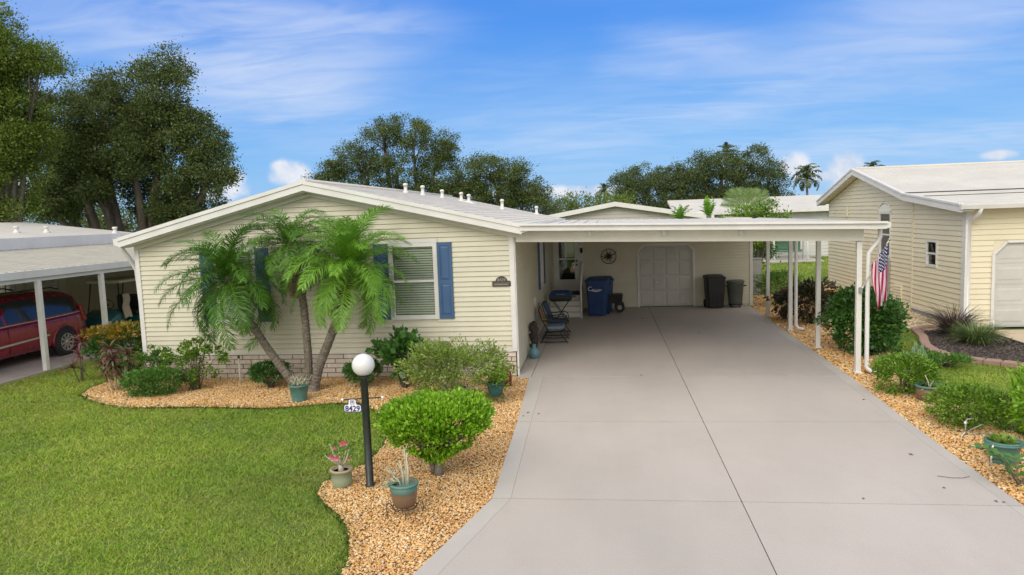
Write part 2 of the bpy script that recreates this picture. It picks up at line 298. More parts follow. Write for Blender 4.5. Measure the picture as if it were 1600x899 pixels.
# ---------------------------------------------------------------- mesh helpers
ORG = {}
def unit(v):
    v = np.array(v, float); return v/max(1e-9, np.linalg.norm(v))
class MB:
    def __init__(s, T=None): s.v = []; s.f = []; s.mi = []; s.cur = 0; s.T = T; s.sm = []
    def add(s, vs, fs, smooth=False):
        b = len(s.v)
        for p in vs: s.v.append(tuple(s.T(*p)) if s.T else tuple(p))
        for f in fs: s.f.append([b+i for i in f]); s.mi.append(s.cur); s.sm.append(smooth)
        return s
    def box(s, x0, x1, y0, y1, z0, z1):
        vs = [(x, y, z) for z in (z0, z1) for y in (y0, y1) for x in (x0, x1)]
        return s.add(vs, [(0, 2, 3, 1), (4, 5, 7, 6), (0, 1, 5, 4), (2, 6, 7, 3), (0, 4, 6, 2), (1, 3, 7, 5)])
    def hexa(s, lo, hi):      # two quads, four points each
        return s.add(list(lo)+list(hi), [(3, 2, 1, 0), (4, 5, 6, 7), (0, 1, 5, 4), (1, 2, 6, 5), (2, 3, 7, 6), (3, 0, 4, 7)])
    def bbox(s, x0, x1, y0, y1, z0, z1, b=.01):   # chamfered box
        P = []
        for z, i in ((z0, b), (z0+b, 0), (z1-b, 0), (z1, b)):
            P.append([(x0+i, y0+b+i*0, z), (x0+b+i*0, y0+i, z), (x1-b, y0+i, z), (x1-i, y0+b, z), (x1-i, y1-b, z), (x1-b, y1-i, z), (x0+b, y1-i, z), (x0+i, y1-b, z)])
        return s.loft(P, True)
    def loft(s, rings, caps=False, smooth=False, closed=True):
        n = len(rings[0]); vs = [p for r in rings for p in r]; fs = []
        for i in range(len(rings)-1):
            for j in range(n if closed else n-1):
                k = (j+1) % n; fs.append((i*n+j, i*n+k, (i+1)*n+k, (i+1)*n+j))
        s.add(vs, fs, smooth)
        if caps:
            b = len(s.v)-len(vs)
            s.f.append([b+j for j in reversed(range(n))]); s.f.append([b+(len(rings)-1)*n+j for j in range(n)])
            s.mi += [s.cur]*2; s.sm += [False]*2
        return s
    def tube(s, pts, rad, n=8, caps=True, smooth=True):
        pts = [np.array(p, float) for p in pts]
        if isinstance(rad, (int, float)): rad = [rad]*len(pts)
        rings = []; up = None
        for i, p in enumerate(pts):
            d = unit(pts[min(i+1, len(pts)-1)]-pts[max(i-1, 0)])
            if up is None: up = np.array((0, 0, 1.)) if abs(d[2]) < .9 else np.array((1., 0, 0))
            a = unit(np.cross(d, up)); b = np.cross(a, d); up = b
            rings.append([tuple(p+rad[i]*(math.cos(t)*a+math.sin(t)*b)) for t in [2*math.pi*k/n for k in range(n)]])
        return s.loft(rings, caps, smooth)
    def lathe(s, prof, c=(0, 0, 0), n=20, smooth=True, jit=0):
        rings = [[(c[0]+r*math.cos(t), c[1]+r*math.sin(t), c[2]+z) for t in [2*math.pi*k/n for k in range(n)]] for r, z in prof]
        return s.loft(rings, True, smooth)
    def ball(s, c, r, n=12, m=8, sq=(1, 1, 1)):
        rings = []
        for i in range(m+1):
            t = -math.pi/2+math.pi*i/m; rr = max(1e-4, r*math.cos(t))
            rings.append([(c[0]+sq[0]*rr*math.cos(a), c[1]+sq[1]*rr*math.sin(a), c[2]+sq[2]*r*math.sin(t)) for a in [2*math.pi*k/n for k in range(n)]])
        return s.loft(rings, True, True)
    def prism(s, poly, f0, f1):   # poly of 2d points, f0/f1 map (a,b)->xyz
        n = len(poly); vs = [f0(*p) for p in poly]+[f1(*p) for p in poly]
        return s.add(vs, [tuple(reversed(range(n))), tuple(range(n, 2*n))]+[(i, (i+1) % n, n+(i+1) % n, n+i) for i in range(n)])
    def rod(s, a, b, w, h=None):   # rectangular bar between two points
        h = h or w; a = np.array(a, float); b = np.array(b, float); d = unit(b-a)
        up = np.array((0, 0, 1.)) if abs(d[2]) < .95 else np.array((0, 1., 0)); x = unit(np.cross(d, up)); y = np.cross(x, d)
        q = [(-1, -1), (1, -1), (1, 1), (-1, 1)]
        return s.hexa([tuple(a+x*w/2*i+y*h/2*j) for i, j in q], [tuple(b+x*w/2*i+y*h/2*j) for i, j in q])
    def mesh(s, name, mats, off=(0, 0, 0)):
        me = bpy.data.meshes.new(name); v = np.array(s.v, float)-np.array(off, float)
        me.from_pydata(v.tolist(), [], s.f)
        for m in (mats if isinstance(mats, (list, tuple)) else [mats]): me.materials.append(m)
        me.polygons.foreach_set('material_index', s.mi); me.polygons.foreach_set('use_smooth', s.sm); me.update()
        return me
    def build(s, name, mats, parent=None, loc=None, label=None):
        off = ORG.get(parent.name, (0, 0, 0)) if parent else (loc or (0, 0, 0))
        return link(name, s.mesh(name, mats, off), parent, loc, label)
def link(name, me, parent=None, loc=None, label=None):
    o = bpy.data.objects.new(name, me); COL.objects.link(o)
    if parent: o.parent = parent; ORG[o.name] = ORG.get(parent.name, (0, 0, 0))
    elif loc: o.location = loc; ORG[o.name] = tuple(loc)
    if label: o['label'] = label
    return o
def tag(o, label, cat, group=None):
    o['label'] = label; o['category'] = cat
    if group: o['group'] = group
    return o
def thing(name, label, cat, loc=(0, 0, 0), group=None, local=False, rz=0):
    o = bpy.data.objects.new(name, None); COL.objects.link(o); o.location = loc; o.empty_display_size = .1
    o.rotation_euler = (0, 0, rz); ORG[o.name] = (0, 0, 0) if local else tuple(loc)
    return tag(o, label, cat, group)
def kind(o, k): o['kind'] = k; return o
def copy_tree(o, parent=None, **kw):
    c = o.copy(); COL.objects.link(c); c.parent = parent
    for ch in list(o.children): copy_tree(ch, c)
    return c
def frame(o, u, n):       # local wall frame: u along the wall, n outwards, z up
    return lambda a, b, z: (o[0]+u[0]*a+n[0]*b, o[1]+u[1]*a+n[1]*b, o[2]+z)
def npmesh(name, v, f, m, smooth=False):      # v (N,3), f (M,k) arrays
    me = bpy.data.meshes.new(name); k = f.shape[1]
    me.vertices.add(len(v)); me.vertices.foreach_set('co', np.ascontiguousarray(v, dtype=np.float32).ravel())
    me.loops.add(f.size); me.loops.foreach_set('vertex_index', np.ascontiguousarray(f, dtype=np.int32).ravel())
    me.polygons.add(len(f)); me.polygons.foreach_set('loop_start', np.arange(0, f.size, k, dtype=np.int32))
    if smooth: me.polygons.foreach_set('use_smooth', np.ones(len(f), dtype=bool))
    me.materials.append(m); me.update(calc_edges=True); return me
def text_mesh(txt, size, ext=.002, bold=.0):
    cu = bpy.data.curves.new('lettering', 'FONT'); cu.body = txt; cu.size = size; cu.extrude = ext; cu.offset = bold
    cu.align_x = 'CENTER'; cu.align_y = 'CENTER'; cu.resolution_u = 3
    o = bpy.data.objects.new('lettering', cu); COL.objects.link(o)
    dg = bpy.context.evaluated_depsgraph_get(); me = bpy.data.meshes.new_from_object(o.evaluated_get(dg))
    bpy.data.objects.remove(o); bpy.data.curves.remove(cu); return me
def in_poly(x, y, poly):
    c = np.zeros(len(x), bool); n = len(poly)
    for i in range(n):
        x0, y0 = poly[i]; x1, y1 = poly[(i+1) % n]
        if y0 == y1: continue
        k = ((y0 > y) != (y1 > y)) & (x < (x1-x0)*(y-y0)/(y1-y0)+x0); c ^= k
    return c
def sheet(name, poly, z, m, k='structure', parent=None, th=0):
    mb = MB()
    if th: mb.prism(poly, lambda a, b: (a, b, z-th), lambda a, b: (a, b, z))
    else: mb.add([(a, b, z) for a, b in poly], [tuple(range(len(poly)))])
    o = mb.build(name, m, parent)
    if k: o['kind'] = k
    return o

# ---------------------------------------------------------------- walls
def segs(u0, u1, z0, z1, holes):
    out = [(u0, u1)]
    for a, b, c, d in holes:
        if d <= z0+.01 or c >= z1-.01: continue
        nx = []
        for p, q in out:
            if b <= p or a >= q: nx.append((p, q)); continue
            if a-p > .02: nx.append((p, a))
            if q-b > .02: nx.append((b, q))
        out = nx
    return out
def siding(parent, T, ends, z0, z1, holes, m, expo=.102, name='siding_plank', gap=.016, th=.025):
    k = 0; z = z0
    while z < z1-.02:
        zt = min(z+expo, z1); a0, b0 = ends(z); a1, b1 = ends(zt-gap)
        if b0-a0 < .05: break
        if b1 < a1: a1 = b1 = (a1+b1)/2
        ss = segs(a0, b0, z, zt, holes)
        for i, (p, q) in enumerate(ss):
            pt = a1 if i == 0 and p == a0 else p; qt = b1 if i == len(ss)-1 and q == b0 else q
            mb = MB(T)
            mb.hexa([(p, .001, z), (q, .001, z), (q, th, z), (p, th, z)], [(pt, .001, zt-gap), (qt, .001, zt-gap), (qt, .006, zt-gap), (pt, .006, zt-gap)])
            mb.build(name, m, parent)
        z = zt
def wallcore(parent, T, polys, m, th=.12, name='wall'):
    mb = MB(T)
    for poly in polys: mb.prism(poly, lambda a, b: (a, -th, b), lambda a, b: (a, 0, b))
    return mb.build(name, m, parent)
def grid_wall(u0, u1, z0, z1, holes):    # rectangles that leave the holes open
    zs = sorted({z0, z1, *[h[2] for h in holes], *[h[3] for h in holes]}); out = []
    for a, b in zip(zs, zs[1:]):
        for p, q in segs(u0, u1, a, b, holes): out.append([(p, a), (q, a), (q, b), (p, b)])
    return out
def window(parent, T, u0, u1, z0, z1, blinds=True, fr=.055, mull=False, slat=.05):
    w_ = MB(T); e = .034
    for a, b, c, d in ((u0-.03, u0+fr, z0-.03, z1+.03), (u1-fr, u1+.03, z0-.03, z1+.03)): w_.box(a, b, -.06, e, c, d)
    w_.box(u0+fr, u1-fr, -.06, e-.002, z0-.03, z0+fr); w_.box(u0+fr, u1-fr, -.06, e-.002, z1-fr, z1+.03)
    o = w_.build('window', Mt['trim'], parent)
    zm = (z0+z1)/2; cols = [(u0+fr, u1-fr)]
    if mull:
        um = (u0+u1)/2; cols = [(u0+fr, um-.03), (um+.03, u1-fr)]
        MB(T).box(um-.03, um+.03, -.05, .02, z0+fr, z1-fr).build('mullion', Mt['trim'], o)
    for a, b in cols:
        MB(T).box(a, b, -.045, .012, zm-.025, zm+.025).build('meeting_rail', Mt['trim'], o)
        MB(T).box(a, b, -.006, -.001, zm+.025, z1-fr).build('pane', Mt['glass'], o)
        MB(T).box(a, b, -.035, -.030, z0+fr, zm-.025).build('pane', Mt['glass'], o)
        if blinds:
            mb = MB(T); z = z0+fr+.02
            while z < z1-fr: mb.add([(a+.01, -.058, z), (b-.01, -.058, z), (b-.01, -.078, z+slat*.72), (a+.01, -.078, z+slat*.72)], [(0, 1, 2, 3)]); z += slat
            mb.build('blinds', Mt['blind'], o)
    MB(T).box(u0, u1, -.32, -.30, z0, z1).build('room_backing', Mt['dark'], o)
    return o
def shutter(parent, T, u0, u1, z0, z1):
    mb = MB(T); n = .022; zm = (z0+z1)/2-.03
    mb.box(u0, u1, n, n+.018, z0, z1)
    o = mb.build('shutter', Mt['shutter'], parent)
    for a, b, c, d in ((u0+.002, u0+.05, z0, z1), (u1-.05, u1-.002, z0, z1)): MB(T).box(a, b, n+.018, n+.034, c, d).build('stile', Mt['shutter'], o)
    for c, d in ((z0+.001, z0+.07), (zm-.035, zm+.035), (z1-.07, z1-.001)): MB(T).box(u0+.05, u1-.05, n+.018, n+.032, c, d).build('rail', Mt['shutter'], o)
    for c, d in ((z0+.10, zm-.065), (zm+.065, z1-.10)):
        MB(T).hexa([(u0+.06, n+.018, c-.02), (u1-.06, n+.018, c-.02), (u1-.06, n+.018, d+.02), (u0+.06, n+.018, d+.02)],
                   [(u0+.09, n+.030, c+.02), (u1-.09, n+.030, c+.02), (u1-.09, n+.030, d-.02), (u0+.09, n+.030, d-.02)]).build('raised_panel', Mt['shutter'], o)
    return o

# ================================================================ SETTING: ground, paving, beds
driveL_o = [(-3.2, 1.0), (-2.13, 4.85), (-1.81, 6.1), (-1.35, 7.87), (-1.42, 11.0), (-1.55, 14.1)]
driveR_o = [(4.74, 24.45), (4.66, 18.95), (4.56, 14.1), (4.42, 11.0), (4.34, 7.92), (4.25, 4.85), (4.15, 1.0)]
gm = MB(); RR = 900
ring = [(RR*math.cos(t), RR*math.sin(t), -.06) for t in [2*math.pi*k/48 for k in range(48)]]
gm.add(ring, [tuple(range(48))]); g0 = gm.build('ground', Mt['lawn']); g0['kind'] = 'structure'

drv = kind(MB().prism(driveL_o+[(-1.8, 14.1), (-1.8, 24.45)]+driveR_o, lambda a, b: (a, b, -.14), lambda a, b: (a, b, -.022)).build('driveway', Mt['joint']), 'structure')
XI = {1.0: (-2.85, 4.0), 4.85: (-1.89, 4.12), 7.92: (-1.13, 4.20), 11.0: (-1.20, 4.25), 14.1: (-1.26, 4.33), 24.45: (-1.5, 4.5)}
XO = {1.0: (-3.2, 4.15), 4.85: (-2.13, 4.25), 7.92: (-1.35, 4.34), 11.0: (-1.42, 4.42), 14.1: (-1.55, 4.56), 24.45: (-1.8, 4.74)}
ys = sorted(XI); g = .008
def slab(poly, m):
    MB().prism(poly, lambda a, b: (a, b, -.12), lambda a, b: (a, b, 0)).build('concrete_slab', m, drv)
for y0, y1 in zip(ys, ys[1:]):
    a, b = y0+g, y1-g
    if y1 == 24.45: inn0, inn1 = (-1.5, 4.36), (-1.5, 4.5)
    else: inn0, inn1 = XI[y0], XI[y1]
    slab([(inn0[0], a), (1.455-.0055, a), (1.455-.0055, b), (inn1[0], b)], Mt['conc'])
    slab([(1.455+.0055, a), (inn0[1], a), (inn1[1], b), (1.455+.0055, b)], Mt['conc'])
    if y1 < 24:
        slab([(XO[y0][0], a), (inn0[0]-.003, a), (inn1[0]-.003, b), (XO[y1][0], b)], Mt['conc_b'])
        slab([(inn0[1]+.003, a), (XO[y0][1], a), (XO[y1][1], b), (inn1[1]+.003, b)], Mt['conc_b'])
    else:
        slab([(-1.79, a), (-1.5-.012, a), (-1.5-.012, b), (-1.79, b)], Mt['conc_b'])
        slab([(inn0[1]+.003, a), (XO[y0][1], a), (XO[y1][1], b), (inn1[1]+.003, b)], Mt['conc_b'])

bedL = [(-1.8, 14.1), (-1.8, 14.32), (-10.25, 14.32), (-10.75, 14.25), (-10.72, 13.5), (-10.5, 12.95), (-10.0, 12.55), (-9.4, 12.2), (-8.79, 11.98), (-7.6, 12.03), (-6.9, 12.0), (-6.03, 11.94), (-5.4, 12.1),
        (-4.95, 12.26), (-4.5, 12.3), (-3.94, 11.72), (-3.45, 10.7), (-3.25, 9.9), (-3.24, 9.3), (-3.38, 8.75), (-3.58, 8.4), (-3.52, 8.05), (-3.3, 7.75), (-3.02, 7.46), (-2.82, 7.15), (-2.66, 6.8), (-2.52, 6.4), (-2.5, 6.0), (-2.55, 5.4), (-2.75, 4.5), (-3.6, 1.0)]+driveL_o
bedR = [(4.15, 1.0), (4.25, 4.85), (4.34, 7.92), (4.42, 11.0), (4.56, 14.1), (4.66, 18.95), (4.74, 24.45), (4.95, 24.7), (5.0, 27.2), (6.4, 27.6), (7.6, 29.4), (8.2, 31.0), (9.0, 31.0), (9.0, 22.7), (7.9, 21.9), (7.0, 21.4), (6.35, 20.0), (6.3, 18), (6.35, 16.8), (5.9, 15.5),
        (5.45, 14.2), (5.35, 13.2), (5.6, 12.2), (5.55, 11.2), (5.7, 10.2), (5.9, 9), (6.1, 6), (6.1, 1.0)]
rockR = [(9.0, 22.7), (9.0, 19.35), (8.1, 19.0), (7.72, 18.9), (7.74, 19.4), (7.95, 20.4), (7.9, 21.9)]
bedM = [(7.68, 18.9), (7.68, 18.5), (7.55, 18.0), (7.32, 17.4), (7.16, 16.9), (7.10, 16.4), (7.13, 15.85), (7.39, 15.42), (7.74, 15.13), (8.04, 14.85), (8.6, 14.3), (9.4, 13.6), (10, 13.2), (10, 15.4), (9.15, 16.7), (9.22, 18.75), (9.0, 19.33), (8.1, 18.98)]
sheet('gravel_bed', bedL, -.040, Mt['gravel_base']); sheet('gravel_bed', bedR, -.040, Mt['gravel_base'])
sheet('rock_bed', rockR, -.036, Mt['gravel_base']); sheet('mulch_bed', bedM, -.032, Mt['mulch'])
sheet('neighbour_drive', [(9.28, 18.95), (9.22, 16.7), (10.1, 15.3), (10.1, 1), (17, 1), (17, 18.95)], -.008, Mt['conc_t'], th=.1)
sheet('neighbour_drive', [(-13.15, 1), (-13.15, 22.2), (-17.4, 22.2), (-17.4, 1)], -.008, Mt['conc_g'], th=.1)
sheet('street', [(-400, -12), (-400, 0.9), (400, 0.9), (400, -12)], -.02, mat('asphalt', (.055, .055, .055), (.07, .07, .068), .9, 5, .6, 120), th=.1)

# red curb along the mulch bed
cp = [(8.2, 19.4), (7.8, 19.15), (7.66, 18.6), (7.52, 18.0), (7.29, 17.4), (7.13, 16.9), (7.06, 16.4), (7.09, 15.82), (7.35, 15.38), (7.70, 15.09), (8.02, 14.8), (8.6, 14.25), (9.4, 13.55), (10.0, 13.1)]
curb = kind(MB().tube([(x, y, -.03) for x, y in cp], .06, 6).build('kerb', Mt['curb']), 'structure')
def resample(pts, step):
    P = [np.array(p, float) for p in pts]; out = []; acc = 0
    for a, b in zip(P, P[1:]):
        ln = np.linalg.norm(b-a); t = acc
        while t < ln: out.append((a+(b-a)*t/ln, (b-a)/ln)); t += step
        acc = t-ln
    return out
for p, d in resample(cp, .30):
    n = np.array((-d[1], d[0])); q = []
    for i, j in ((-.143, -.1), (.143, -.1), (.143, .1), (-.143, .1)): q.append(p+d*i+n*j)
    mb = MB(); mb.loft([[(*k, -.05) for k in q], [(*k, .035) for k in q], [(*(p+(k-p)*.8), .055) for k in q]], True)
    mb.build('kerb_block', Mt['curb'], curb)
MB().tube([(9.23, 18.9, .0), (9.18, 16.8, .0), (9.5, 16.1, 0), (10.05, 15.3, 0)], .035, 6).build('garden_edging', Mt['rubber'], None, (9.2, 17, 0))
tag(bpy.data.objects['garden_edging'], 'low black plastic edging between dark mulch and the tan driveway at right', 'edging')

# ================================================================ MAIN HOUSE
HX0, HX1, HY, RX, RZ, EZ = -10.0, -1.8, 14.3, -5.98, 3.98, 2.98
H = thing('house', 'cream vinyl sided single storey house with blue shutters and pale brick skirting', 'house', (-5.9, 14.3, 0))
TF = frame((0, HY, 0), (1, 0), (0, -1))
wins = [(-8.20, -7.32, 1.20, 2.74), (-4.36, -3.40, 1.22, 2.74)]
zl = EZ-.09
def fends(z):
    a, b = HX0+.09, HX1-.09
    if z > zl: a = max(a, HX0+(z-zl)/(RZ-.1-zl)*(RX-HX0)); b = min(b, HX1+(z-zl)/(RZ-.1-zl)*(RX-HX1))
    return a, b
wallcore(H, TF, grid_wall(HX0, HX1, .5, zl, wins)+[[(HX0, zl), (HX1, zl), (RX, RZ-.1)]], Mt['siding'])
siding(H, TF, fends, .52, RZ-.1, wins, Mt['siding'])
for a, b in ((HX0-.01, HX0+.088), (HX1-.088, HX1+.012)): MB(TF).box(a, b, .0, .034, .50, zl+.02).build('corner_trim', Mt['trim'], H)
MB(TF).box(HX0+.09, HX1-.09, .0, .028, .492, .518).build('starter_strip', Mt['trim'], H)
# brick skirting, front
MB(TF).box(HX0+.02, HX1-.02, -.12, -.012, -.12, .49).build('skirting', Mt['mortar'], H)
bh, bl, jt = .099, .375, .010
for r in range(5):
    u = HX0+.02-(r % 2)*bl/2; z = -.01+r*bh
    while u < HX1-.03:
        a, b = max(u, HX0+.02), min(u+bl-jt, HX1-.02)
        if b-a > .04:
            d = random.uniform(-.003, .004)
            MB(TF).hexa([(a, -.03, z), (b, -.03, z), (b, -.03, z+bh-jt), (a, -.03, z+bh-jt)], [(a+.006, .004+d, z+.005), (b-.006, .004+d, z+.005), (b-.006, .004+d, z+bh-jt-.005), (a+.006, .004+d, z+bh-jt-.005)]).build('brick', Mt['brick'], H)
        u += bl
for a, b, c, d in wins: window(H, TF, a, b, c, d)
for a, b in ((-8.52, -8.22), (-7.28, -6.98), (-4.70, -4.40), (-3.36, -3.06)): shutter(H, TF, a, b, 1.20, 2.76)
# wide white head trim over the windows
for a, b, c, d in wins: MB(TF).box(a-.05, b+.05, .02, .04, d+.03, d+.10).build('head_trim', Mt['trim'], H)
# side wall, inside the carport
TS = frame((HX1, 0, 0), (0, 1), (1, 0))
sw = [(19.75, 21.0, 1.22, 2.48)]
wallcore(H, TS, grid_wall(14.42, 24.5, .0, 2.9, sw), Mt['siding'])
siding(H, TS, lambda z: (14.40, 24.40), .10, 2.80, sw, Mt['siding'])
MB(TS).box(14.30, 14.398, .0, .036, .0, 2.9).build('corner_trim', Mt['trim'], H)
window(H, TS, 19.75, 21.0, 1.22, 2.48, mull=True)
for a, b in ((19.4, 19.70), (21.05, 21.35)): shutter(H, TS, a, b, 1.20, 2.50)
MB(TS).bbox(17.98, 18.08, .02, .05, .94, 1.15).build('outlet_cover', Mt['trim'], H)
# left and back walls
TL = frame((HX0, 0, 0), (0, 1), (-1, 0)); wallcore(H, TL, [[(14.42, 0), (28, 0), (28, 2.9), (14.42, 2.9)]], Mt['siding'])
TB = frame((0, 28, 0), (1, 0), (0, 1)); wallcore(H, TB, [[(HX0, 0), (HX1, 0), (HX1, 2.9), (RX, 3.9), (HX0, 2.9)]], Mt['siding'])
# roof: two slopes, shingle courses as real steps
ex0, ex1, ry0, ry1 = -10.10, -1.58, 13.93, 28.35
def rz_(x): return RZ+.10-(abs(x-RX))*((RZ+.10-3.06)/((RX-ex0) if x < RX else (ex1-RX)))
roof = MB()
for s_, xe in ((-1, ex0), (1, ex1)):
    roof.hexa([(RX, ry0, rz_(RX)-.12), (xe, ry0, rz_(xe)-.12), (xe, ry1, rz_(xe)-.12), (RX, ry1, rz_(RX)-.12)], [(RX, ry0, rz_(RX)), (xe, ry0, rz_(xe)), (xe, ry1, rz_(xe)), (RX, ry1, rz_(RX))])
ro = roof.build('roof', Mt['roof'], H)
for k in range(22):
    for s_, xe in ((-1, ex0), (1, ex1)):
        t0, t1 = k/22, (k+1)/22; xa, xb = RX+(xe-RX)*t0, RX+(xe-RX)*t1
        y = ry0+.02+random.uniform(0, .5)-.9
        ss = []
        MB().hexa([(xa, ry0+.012, rz_(xa)+.001), (xb, ry0+.012, rz_(xb)+.001), (xb, ry1, rz_(xb)+.001), (xa, ry1, rz_(xa)+.001)],
                  [(xa, ry0+.012, rz_(xa)+.004), (xb, ry0+.012, rz_(xb)+.014), (xb, ry1, rz_(xb)+.014), (xa, ry1, rz_(xa)+.004)]).build('shingle_course', Mt['roof'], ro)
MB().tube([(RX, ry0+.02, RZ+.115), (RX, ry1, RZ+.115)], .05, 8).build('ridge_cap', Mt['roof'], ro)
# raked fascia boards: upper drip edge, wide board and lower frieze
def rake(y0, y1, dz0, dz1, name, m, ext=0):
    for s_, xe in ((-1, ex0-ext), (1, ex1+ext)):
        xx = RX; MB().hexa([(xx, y0, rz_(RX)+dz0), (xe, y0, rz_(xe)+dz0), (xe, y1, rz_(xe)+dz0), (xx, y1, rz_(RX)+dz0)],
                           [(xx, y0, rz_(RX)+dz1), (xe, y0, rz_(xe)+dz1), (xe, y1, rz_(xe)+dz1), (xx, y1, rz_(RX)+dz1)]).build(name, m, H)
rake(ry0-.045, ry0+.01, -.052, .022, 'drip_edge', Mt['trim'], .01)
rake(ry0-.022, ry0+.005, -.18, -.054, 'rake_board', Mt['trim'])
rake(ry0+.03, HY-.03, -.20, -.175, 'soffit', Mt['soffit'])
rake(HY-.065, HY-.03, -.29, -.20, 'frieze_board', Mt['trimd'], -.12)
for k in range(46):      # nail heads / drip notches under the edge
    pass
for xe, s_ in ((ex0, -1), (ex1, 1)):
    MB().hexa([(xe, ry0-.02, 2.90), (xe+s_*.11, ry0-.02, 2.93), (xe+s_*.11, ry1, 2.93), (xe, ry1, 2.90)], [(xe, ry0-.02, 3.06), (xe+s_*.12, ry0-.02, 3.06), (xe+s_*.12, ry1, 3.06), (xe, ry1, 3.06)]).build('gutter', Mt['trim'], H)
MB().tube([(-10.16, 14.10, 2.94), (-10.16, 14.12, 2.82), (-10.12, 14.26, 2.62), (-10.07, 14.38, 2.36), (-10.06, 14.42, 1.6), (-10.06, 14.42, .08)], .045, 8).build('downspout', Mt['trim'], H)
# roof vents
for (x, y, h) in ((-6.0+.35, 20.4, .22), (-5.43, 21.53, .24), (-5.18, 23.09, .21), (-4.72, 23.95, .24), (-4.50, 24.13, .22), (-3.31, 23.74, .27), (-2.38, 26.05, .24)):
    z = rz_(x); v = MB().lathe([(.09, z-.02), (.085, z+.05), (.052, z+.06), (.052, z+h), (.07, z+h), (.07, z+h+.05), (.03, z+h+.07)], (x, y, 0), 12).build('roof_vent', Mt['trim'], H)
MB().hexa([(-5.0, 23.8, rz_(-5.0)), (-4.25, 23.8, rz_(-4.25)), (-4.25, 24.5, rz_(-4.25)), (-5, 24.5, rz_(-5))], [(-4.95, 23.85, rz_(-4.8)+.02), (-4.35, 23.85, rz_(-4.35)+.05), (-4.35, 24.45, rz_(-4.35)+.05), (-4.95, 24.45, rz_(-4.8)+.02)]).build('skylight_curb', Mt['trim'], H)
# plaque with the house number
P = thing('house_number_plaque', 'dark arched metal house number plaque on the cream siding by the carport corner', 'sign', (-2.05, 14.27, 1.84))
TPq = frame((-2.05, HY-.024, 1.84), (1, 0), (0, -1))
poly = [(-.20, -.005), (.18, -.005), (.18, .095), (.13, .10)]+[(.0-.01+.12*math.cos(t), .10+.10*math.sin(t)) for t in [math.pi*k/10 for k in range(11)]]+[(-.15, .10), (-.20, .095)]
MB(TPq).prism(poly, lambda a, b: (a, 0, b), lambda a, b: (a, .018, b)).build('plate', Mt['bronze'], P)
tm = text_mesh('8429', .085, .003); tm.materials.append(Mt['pewter']); o = link('lettering', tm, P); o.rotation_euler = (R(90), 0, 0); o.location = (-.01, -.014, .125)
mb = MB(TPq); mb.box(-.17, .15, .018, .021, .06, .064)
for k in range(12): mb.box(-.155+.024*k, -.140+.024*k, .018, .021, .022, .045)
mb.build('relief', Mt['pewter'], P)

# ================================================================ CARPORT
CP = thing('carport', 'white flat roofed double carport on slim posts attached to the cream house', 'carport', (1.6, 19, 0))
ca, cb_ = -1.60, 5.10
def cz(x): return 3.06-(x+1.6)*(.19/6.9)
mb = MB(); nr = 23
MB().hexa([(ca, 13.92, cz(ca)-.10), (cb_, 13.92, cz(cb_)-.10), (cb_, 24.9, cz(cb_)-.10), (ca, 24.9, cz(ca)-.10)], [(ca, 13.92, cz(ca)-.03), (cb_, 13.92, cz(cb_)-.03), (cb_, 24.9, cz(cb_)-.03), (ca, 24.9, cz(ca)-.03)]).build('ceiling_panel', Mt['ceil'], CP)
for k in range(nr):
    x0 = ca+(cb_-ca)*k/nr; x1 = ca+(cb_-ca)*(k+1)/nr-.012
    m_ = MB(); m_.prism([(x0, 0), (x1, 0), (x1, .022), (x1-.03, .022), (x1-.045, .008), (x0+.0, .008)], lambda a, b: (a, 13.935, cz(a)-.028+b), lambda a, b: (a, 24.9, cz(a)-.028+b))
    m_.build('roof_panel', Mt['roofw'], CP)
def fas(y0, y1, d0, d1, name, m, a=ca, b=cb_):
    MB().hexa([(a, y0, cz(a)+d0), (b, y0, cz(b)+d0), (b, y1, cz(b)+d0), (a, y1, cz(a)+d0)], [(a, y0, cz(a)+d1), (b, y0, cz(b)+d1), (b, y1, cz(b)+d1), (a, y1, cz(a)+d1)]).build(name, m, CP)
fas(13.86, 13.93, -.112, .005, 'fascia', Mt['trim'])
fas(13.80, 13.88, -.012, .028, 'fascia_cap', Mt['trim'], ca-.01, cb_+.03)
fas(14.24, 14.31, -.345, -.125, 'front_beam', Mt['trimd'], ca-.14, 4.86)
fas(19.2, 19.28, -.26, -.125, 'middle_beam', Mt['trimd'], ca-.14, 4.86)
MB().hexa([(4.75, 14.32, 2.52), (4.85, 14.32, 2.52), (4.85, 24.4, 2.52), (4.75, 24.4, 2.52)], [(4.75, 14.32, 2.76), (4.85, 14.32, 2.76), (4.85, 24.4, 2.76), (4.75, 24.4, 2.76)]).build('side_beam', Mt['trimd'], CP)
MB().hexa([(cb_, 13.86, 2.76), (cb_+.10, 13.86, 2.79), (cb_+.10, 24.9, 2.79), (cb_, 24.9, 2.76)], [(cb_, 13.86, 2.885), (cb_+.10, 13.86, 2.885), (cb_+.10, 24.9, 2.885), (cb_, 24.9, 2.885)]).build('gutter', Mt['trim'], CP)
for x in (-.27, 1.17, 2.62): MB().bbox(x-.035, x+.035, 14.19, 14.24, cz(x)-.235, cz(x)-.125, .006).build('rafter_bracket', Mt['trim'], CP)
for i, y in enumerate((14.31, 16.9, 19.35, 21.93)):
    x = 4.80; p = MB(); p.bbox(x-.048, x+.048, y-.048, y+.048, -.01, 2.52 if i else 2.52, .006)
    po = p.build('post', Mt['trim'], CP)
    MB().bbox(x-.07, x+.07, y-.07, y+.07, -.01, .025, .005).build('base_plate', Mt['trim'], po)
    for k in (-.018, .018): MB().box(x+k-.004, x+k+.004, y-.0505, y-.0485, .03, 2.5).build('flute', Mt['trimd'], po)
def spout(pts, base):
    o = MB().tube(pts, .042, 8).build('downspout', Mt['trim'], CP)
